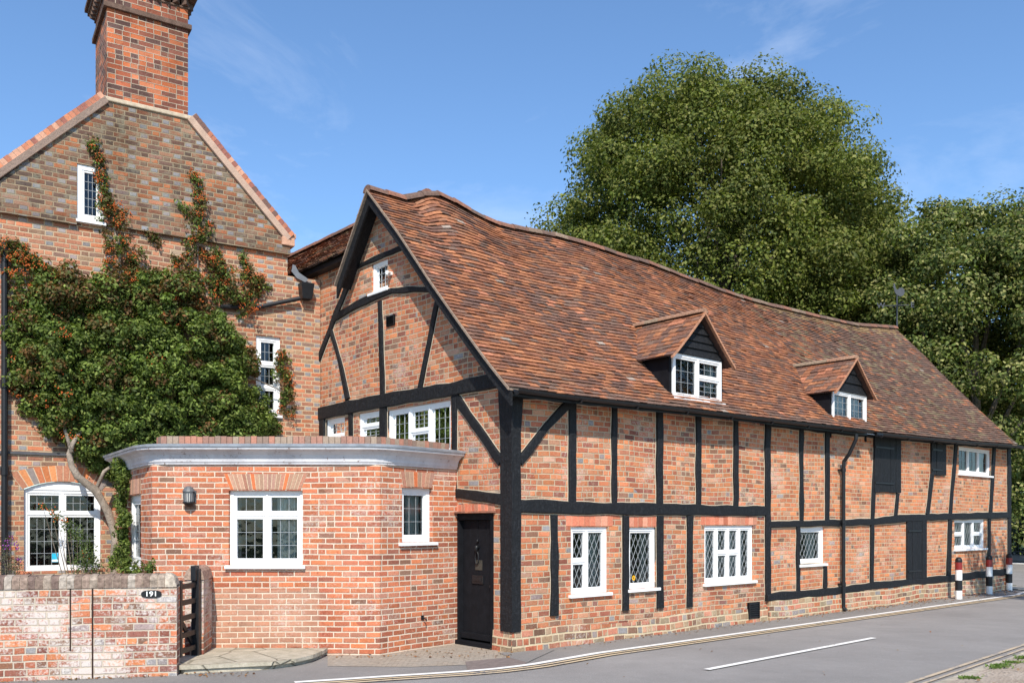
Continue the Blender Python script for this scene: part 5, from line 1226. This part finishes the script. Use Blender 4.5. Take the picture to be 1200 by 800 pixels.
for a_ in [(126, 242, 7), (133, 255, 13), (138, 275, 14), (140, 298, 15), (140, 322, 15), (150, 335, 16), (170, 325, 12)]: bl(*a_, .1, 1)
for a_ in [(233, 250, 8), (234, 268, 14), (237, 290, 18), (236, 315, 20), (215, 320, 18), (205, 335, 22),  (258, 318, 14), (245, 340, 22)]: bl(*a_, .12, 1)
for a_ in [(289, 320, 7), (280, 335, 14), (300, 330, 7), (268, 345, 16), (310, 335, 5), (285, 355, 14), (330, 420, 6), (328, 440, 8), (335, 462, 8), (338, 480, 6)]: bl(*a_, .12, 1)
for a_ in [(138, 545, 12), (140, 565, 10), (137, 590, 9), (141, 610, 9), (138, 630, 9), (140, 648, 9), (143, 662, 9), (156, 668, 6), (135, 658, 10), (128, 555, 8), (170, 668, 5), (139, 552, 8), (140, 575, 6), (139, 600, 6), (139, 625, 6), (140, 640, 6), (126, 545, 10)]: bl(*a_, .35, 2)
bl(92, 512, 15, .5, 0); bl(78, 498, 14, .35, 0); bl(105, 525, 10, .4, 0); bl(95, 500, 22, .4, 0); bl(150, 500, 30, .7, 0); bl(118, 520, 20, .5, 0); bl(135, 530, 12, .5, 0); bl(70, 500, 14, .3, 0); bl(50, 470, 16, .25, 0); bl(185, 512, 22, .7, 0); bl(30, 450, 14, .2, 0); bl(60, 320, 12, .15, 1); bl(160, 300, 8, .1, 1); bl(100, 520, 12, .35, 0); bl(112, 545, 6, .3, 0)
def shoot(path, r0, r1, step=6):
    for (x0, y0), (x1, y1) in zip(path[:-1], path[1:]):
        k = max(1, int(math.hypot(x1-x0, y1-y0)/step))
        for i in range(k): t = i/k; bl(x0+(x1-x0)*t+random.uniform(-2.5, 2.5), y0+(y1-y0)*t, random.uniform(r0, r1), .1, 1)
shoot([(108, 165), (114, 185), (120, 205), (124, 235), (132, 262)], 2.2, 4.5); shoot([(228, 205), (233, 225), (234, 250)], 2.2, 4.5); shoot([(214, 240), (226, 258)], 1.8, 3); shoot([(286, 298), (291, 315), (284, 330)], 2, 4.5)
shoot([(175, 272), (186, 290)], 1.5, 3); shoot([(305, 325), (298, 345), (280, 360)], 2.5, 5); shoot([(5, 285), (25, 300), (50, 315), (75, 330)], 3, 6); shoot([(330, 415), (334, 440), (338, 465), (330, 480)], 2, 4); shoot([(255, 300), (262, 330), (250, 350)], 3, 6)
CC, NN, SZ, KK = [], [], [], []; BC = []
for (px, py, r, o_, kind) in blobs:
    P_ = H
    if kind == 2 and px > 131: P_ = EL; o_ = .22
    a, z = P_.un(px, py, o_*.6); m = r/78.; big = kind == 0
    K_ = max(3, int((52 if big else 24)*m*m*5)) if big else max(3, int(90*m))
    per = 120 if big else (26 if kind == 1 else 50)
    d0 = rng.normal(size=(K_, 3)); d0 /= np.linalg.norm(d0, axis=1, keepdims=True); d0[:, 1] = np.abs(d0[:, 1])
    rad = rng.uniform(.6, 1.12, (K_, 1))*m; sc = d0*rad*(1.25 if kind == 1 else 1); sc[:, 1] = sc[:, 1]*min(1.25, o_/m*1.6)+.03
    for j in range(K_):
        cr_ = rng.uniform(.07, .15) if big else rng.uniform(.04, .09)
        d = rng.normal(size=(per, 3)); d /= np.linalg.norm(d, axis=1, keepdims=True); q = d*cr_*rng.uniform(.5, 1.15, (per, 1)); q[:, 0] *= 1.2
        A = a+sc[j, 0]+q[:, 0]; Zq = z+sc[j, 2]+q[:, 2]; dep = np.clip(sc[j, 1]+q[:, 1], .015, None)
        X_ = P_.P[0]+A*P_.d[0]+dep*P_.n[0]; Y_ = P_.P[1]+A*P_.d[1]+dep*P_.n[1]; P3 = np.stack([X_, Y_, Zq], 1)
        CC.append(P3); NN.append(np.stack([d[:, 0]*P_.d[0]+d[:, 1]*P_.n[0], d[:, 0]*P_.d[1]+d[:, 1]*P_.n[1], d[:, 2]+.45], 1)+.45*rng.normal(size=(per, 3)))
        SZ.append(rng.uniform(.035, .078, per)*(1. if big else .8))
        red = .55 if kind == 1 else (.55 if py < 352 else (.3 if px < 60 or py < 395 else .1))
        if kind == 2: red = .03
        tone = rng.uniform(.65, 1.35)
        base = pick(per, [(.105, .155, .03), (.145, .2, .04), (.2, .245, .06), (.065, .095, .024)])*tone
        if rng.random() < red: base = pick(per, [(.15, .085, .035), (.11, .1, .03), (.19, .095, .035), (.08, .1, .03)])*tone
        KK.append(base)
        pb = .16 if kind == 1 else (.06 if (py < 355 or (px < 100 and py > 400)) else .008)
        if kind != 2 and rng.random() < pb:
            for c in P3[rng.choice(per, 7 if big else 5)]:
                for _ in range(4): BC.append(c+rng.normal(size=3)*.02+np.array([P_.n[0], P_.n[1], 0])*.03)
leafmesh('foliage', np.vstack(CC), np.vstack(NN), np.concatenate(SZ), np.vstack(KK), parent=sh, aspect=.55)
def berries(name, pts, r, mat, parent):
    pts = np.array(pts); n = len(pts); o6 = np.array([(1, 0, 0), (0, 1, 0), (0, 0, 1), (-1, 0, 0), (0, -1, 0), (0, 0, -1)])*r
    v = (pts[:, None, :]+o6[None]).reshape(-1, 3); tri = np.array([(0, 1, 2), (1, 3, 2), (3, 4, 2), (4, 0, 2), (1, 0, 5), (3, 1, 5), (4, 3, 5), (0, 4, 5)]); f = (tri[None]+np.arange(n)[:, None, None]*6).reshape(-1, 3)
    me = bpy.data.meshes.new(name); me.from_pydata(v.tolist(), [], f.tolist()); me.materials.append(mat); me.polygons.foreach_set('use_smooth', [True]*len(f)); o = bpy.data.objects.new(name, me); COL.objects.link(o); o.parent = parent; o.matrix_parent_inverse = Matrix.Translation(-root_loc(parent)); return o
berries('berries', BC, .013, BERRY, sh)
b = MB(); tp = [(136, 668, .35, .07), (134, 650, .36, .06), (136, 632, .38, .064), (131, 613, .36, .055), (126, 598, .39, .06), (119, 586, .36, .054), (112, 574, .4, .062), (101, 566, .38, .055), (91, 558, .42, .054), (84, 546, .4, .045), (81, 532, .36, .04), (85, 520, .36, .034), (91, 510, .3, .03), (104, 495, .15, .025), (130, 450, .12, .035), (143, 390, .08, .025), (140, 300, .04, .02), (118, 190, .05, .008)]
bp = [];
for (x, y, o_, r_) in tp: a, z = H.un(x, y, o_); bp.append((H.p(a, z if y < 660 else 0.0, o_), r_))
b.tube([p for p, _ in bp], [r_ for _, r_ in bp], 9)
for br in ([(104, 495, .35, .035), (150, 470, .15, .03), (200, 420, .1, .025), (232, 330, .05, .012), (231, 215, .05, .006)], [(84, 530, .4, .03), (70, 480, .12, .03), (40, 400, .06, .02), (30, 330, .08, .012), (5, 285, .06, .006)], [(112, 574, .38, .03), (122, 552, .35, .028), (140, 540, .5, .025), (150, 525, .2, .025), (200, 500, .15, .025), (290, 440, .08, .02), (335, 460, .15, .006)]):
    q = [H.un(x, y, o_) for x, y, o_, _ in br]; b.tube([H.p(a, z, t[2]) for (a, z), t in zip(q, br)], [t[3] for t in br], 7)
b.build('trunk', simple('pale_grey_bark', (.3, .25, .2), .95, .1, .4, 12, .02), sh, smooth=True)

def small_plant(name, P, pts, label, cat, leafpal, flowers, fcol, n=900, lo=.3, ls=.035, fr=.014):
    ax, az = P.un(pts[0][0], 668, lo); root = empty(name, P.p(ax, .0, lo), label, cat)
    st_ = MB(); CC, KK, FF = [], [], []
    for (px, py, r) in pts:
        a, z = P.un(px, py, lo); m = r/78.; k = max(20, int(n*m*m*14)); q = rng.normal(size=(k, 3))*m*.55; c = np.array(P.p(a, z, lo)); CC.append(c+q); KK.append(pick(k, leafpal))
        st_.tube([P.p(ax+random.uniform(-.05, .05), 0, lo), P.p((a+ax)/2, z*.5, lo), P.p(a, z, lo)], [.01, .007, .003], 5)
        if flowers and r < flowers:
            for _ in range(10): FF.append(c+rng.normal(size=3)*m*.5)
    C_ = np.vstack(CC); leafmesh('foliage', C_, rng.normal(size=C_.shape)+np.array([0, -.4, .6]), rng.uniform(.6, 1.2, len(C_))*ls, np.vstack(KK), parent=root); st_.build('stems', BARK, root)
    if FF: berries('flowers', FF, fr, fcol, root)
small_plant('rose_bush', H, [(95, 660, 12), (104, 655, 11), (112, 662, 10), (100, 640, 9), (90, 628, 8), (82, 620, 9), (76, 610, 5), (67, 605, 6), (60, 598, 5), (50, 593, 4), (98, 648, 6)], 'straggly rose with orange blooms in front of the ground floor casement window', 'plant', [(.09, .14, .04), (.06, .1, .03), (.14, .18, .07)], 6.5, simple('orange_petal', (.75, .16, .03), .6, .2), lo=.45, fr=.012)
small_plant('verbena_plant', H, [(12, 632, 5), (8, 640, 4), (18, 640, 4), (5, 650, 8), (14, 660, 9), (22, 655, 5), (10, 668, 10), (18, 668, 9)], 'tall purple-flowered plant beside the black downpipe at the left edge', 'plant', [(.1, .13, .06), (.16, .15, .09), (.12, .09, .08)], 5.5, simple('purple_petal', (.25, .06, .3), .6, .2), lo=.5, ls=.025)

# ------------------------------------------------------------------ litter and tufts
pts, cl = [], []
for _ in range(900):
    t = rng.uniform(1, 17); w = abs(rng.normal(0, .12)); 
    if rng.random() < .5: t = rng.uniform(8.5, 16.5); w = abs(rng.normal(0, .25))
    p = B(t, -.06-w, .02); pts.append(p[:])
for _ in range(140): p = g(rng.uniform(384, 600), 0 or rng.uniform(762, 772)); pts.append((p[0], p[1], .025))
for _ in range(120): s = rng.uniform(-.5, 2.1); p = WL.p(s, .02, .03+abs(rng.normal(0, .05))); pts.append(p[:])
for _ in range(60): p = g(rng.uniform(218, 300), rng.uniform(789, 794)); pts.append((p[0], p[1], .02))
for _ in range(25): p = g(rng.uniform(620, 1150), rng.uniform(720, 795)); pts.append((p[0], p[1], .02))
pts = np.array(pts); o = leafmesh('fallen_leaves', pts, rng.normal(size=pts.shape)*.35+np.array([0, 0, 1]), rng.uniform(.02, .05, len(pts)), pick(len(pts), [(.3, .12, .05), (.24, .15, .08), (.4, .2, .08), (.15, .08, .05)])); prop(o, 'scattered brown fallen leaves along the foot of the walls', 'leaves', kind='stuff')
pts = []
for t0, s0, w, k in ((.75, .4, .07, 120), (1.75, .4, .10, 260), (2.25, .42, .05, 120), (2.75, .42, .08, 260), (3.75, .44, .12, 300), (4.6, .46, .2, 500), (5.6, .5, .2, 400), (4.4, .95, .06, 60)):
    for _ in range(k): a, b_ = t0+rng.normal()*w, s0+rng.normal()*.05; pts.append((*K(a, b_), vz(a, b_)+.015))
pts = np.array(pts); o = leafmesh('grass_tufts', pts, rng.normal(size=pts.shape)+np.array([0, -.8, .3]), rng.uniform(.03, .06, len(pts)), pick(len(pts), [(.12, .2, .04), (.16, .24, .06), (.09, .14, .03)]), aspect=.3); prop(o, 'green tufts growing along the kerb of the gravel verge', 'grass', kind='stuff')
pts = []
for _ in range(500): pts.append((*K(rng.uniform(0, 8), rng.uniform(.45, 3)), .09))
pts = np.array(pts); o = leafmesh('loose_stones', pts, rng.normal(size=pts.shape)*.4+np.array([0, 0, 1]), rng.uniform(.015, .05, len(pts)), pick(len(pts), [(.5, .45, .38), (.3, .2, .12), (.22, .15, .1)]), aspect=.9); prop(o, 'loose stones and dead leaves on the gravel verge', 'stones', kind='stuff')
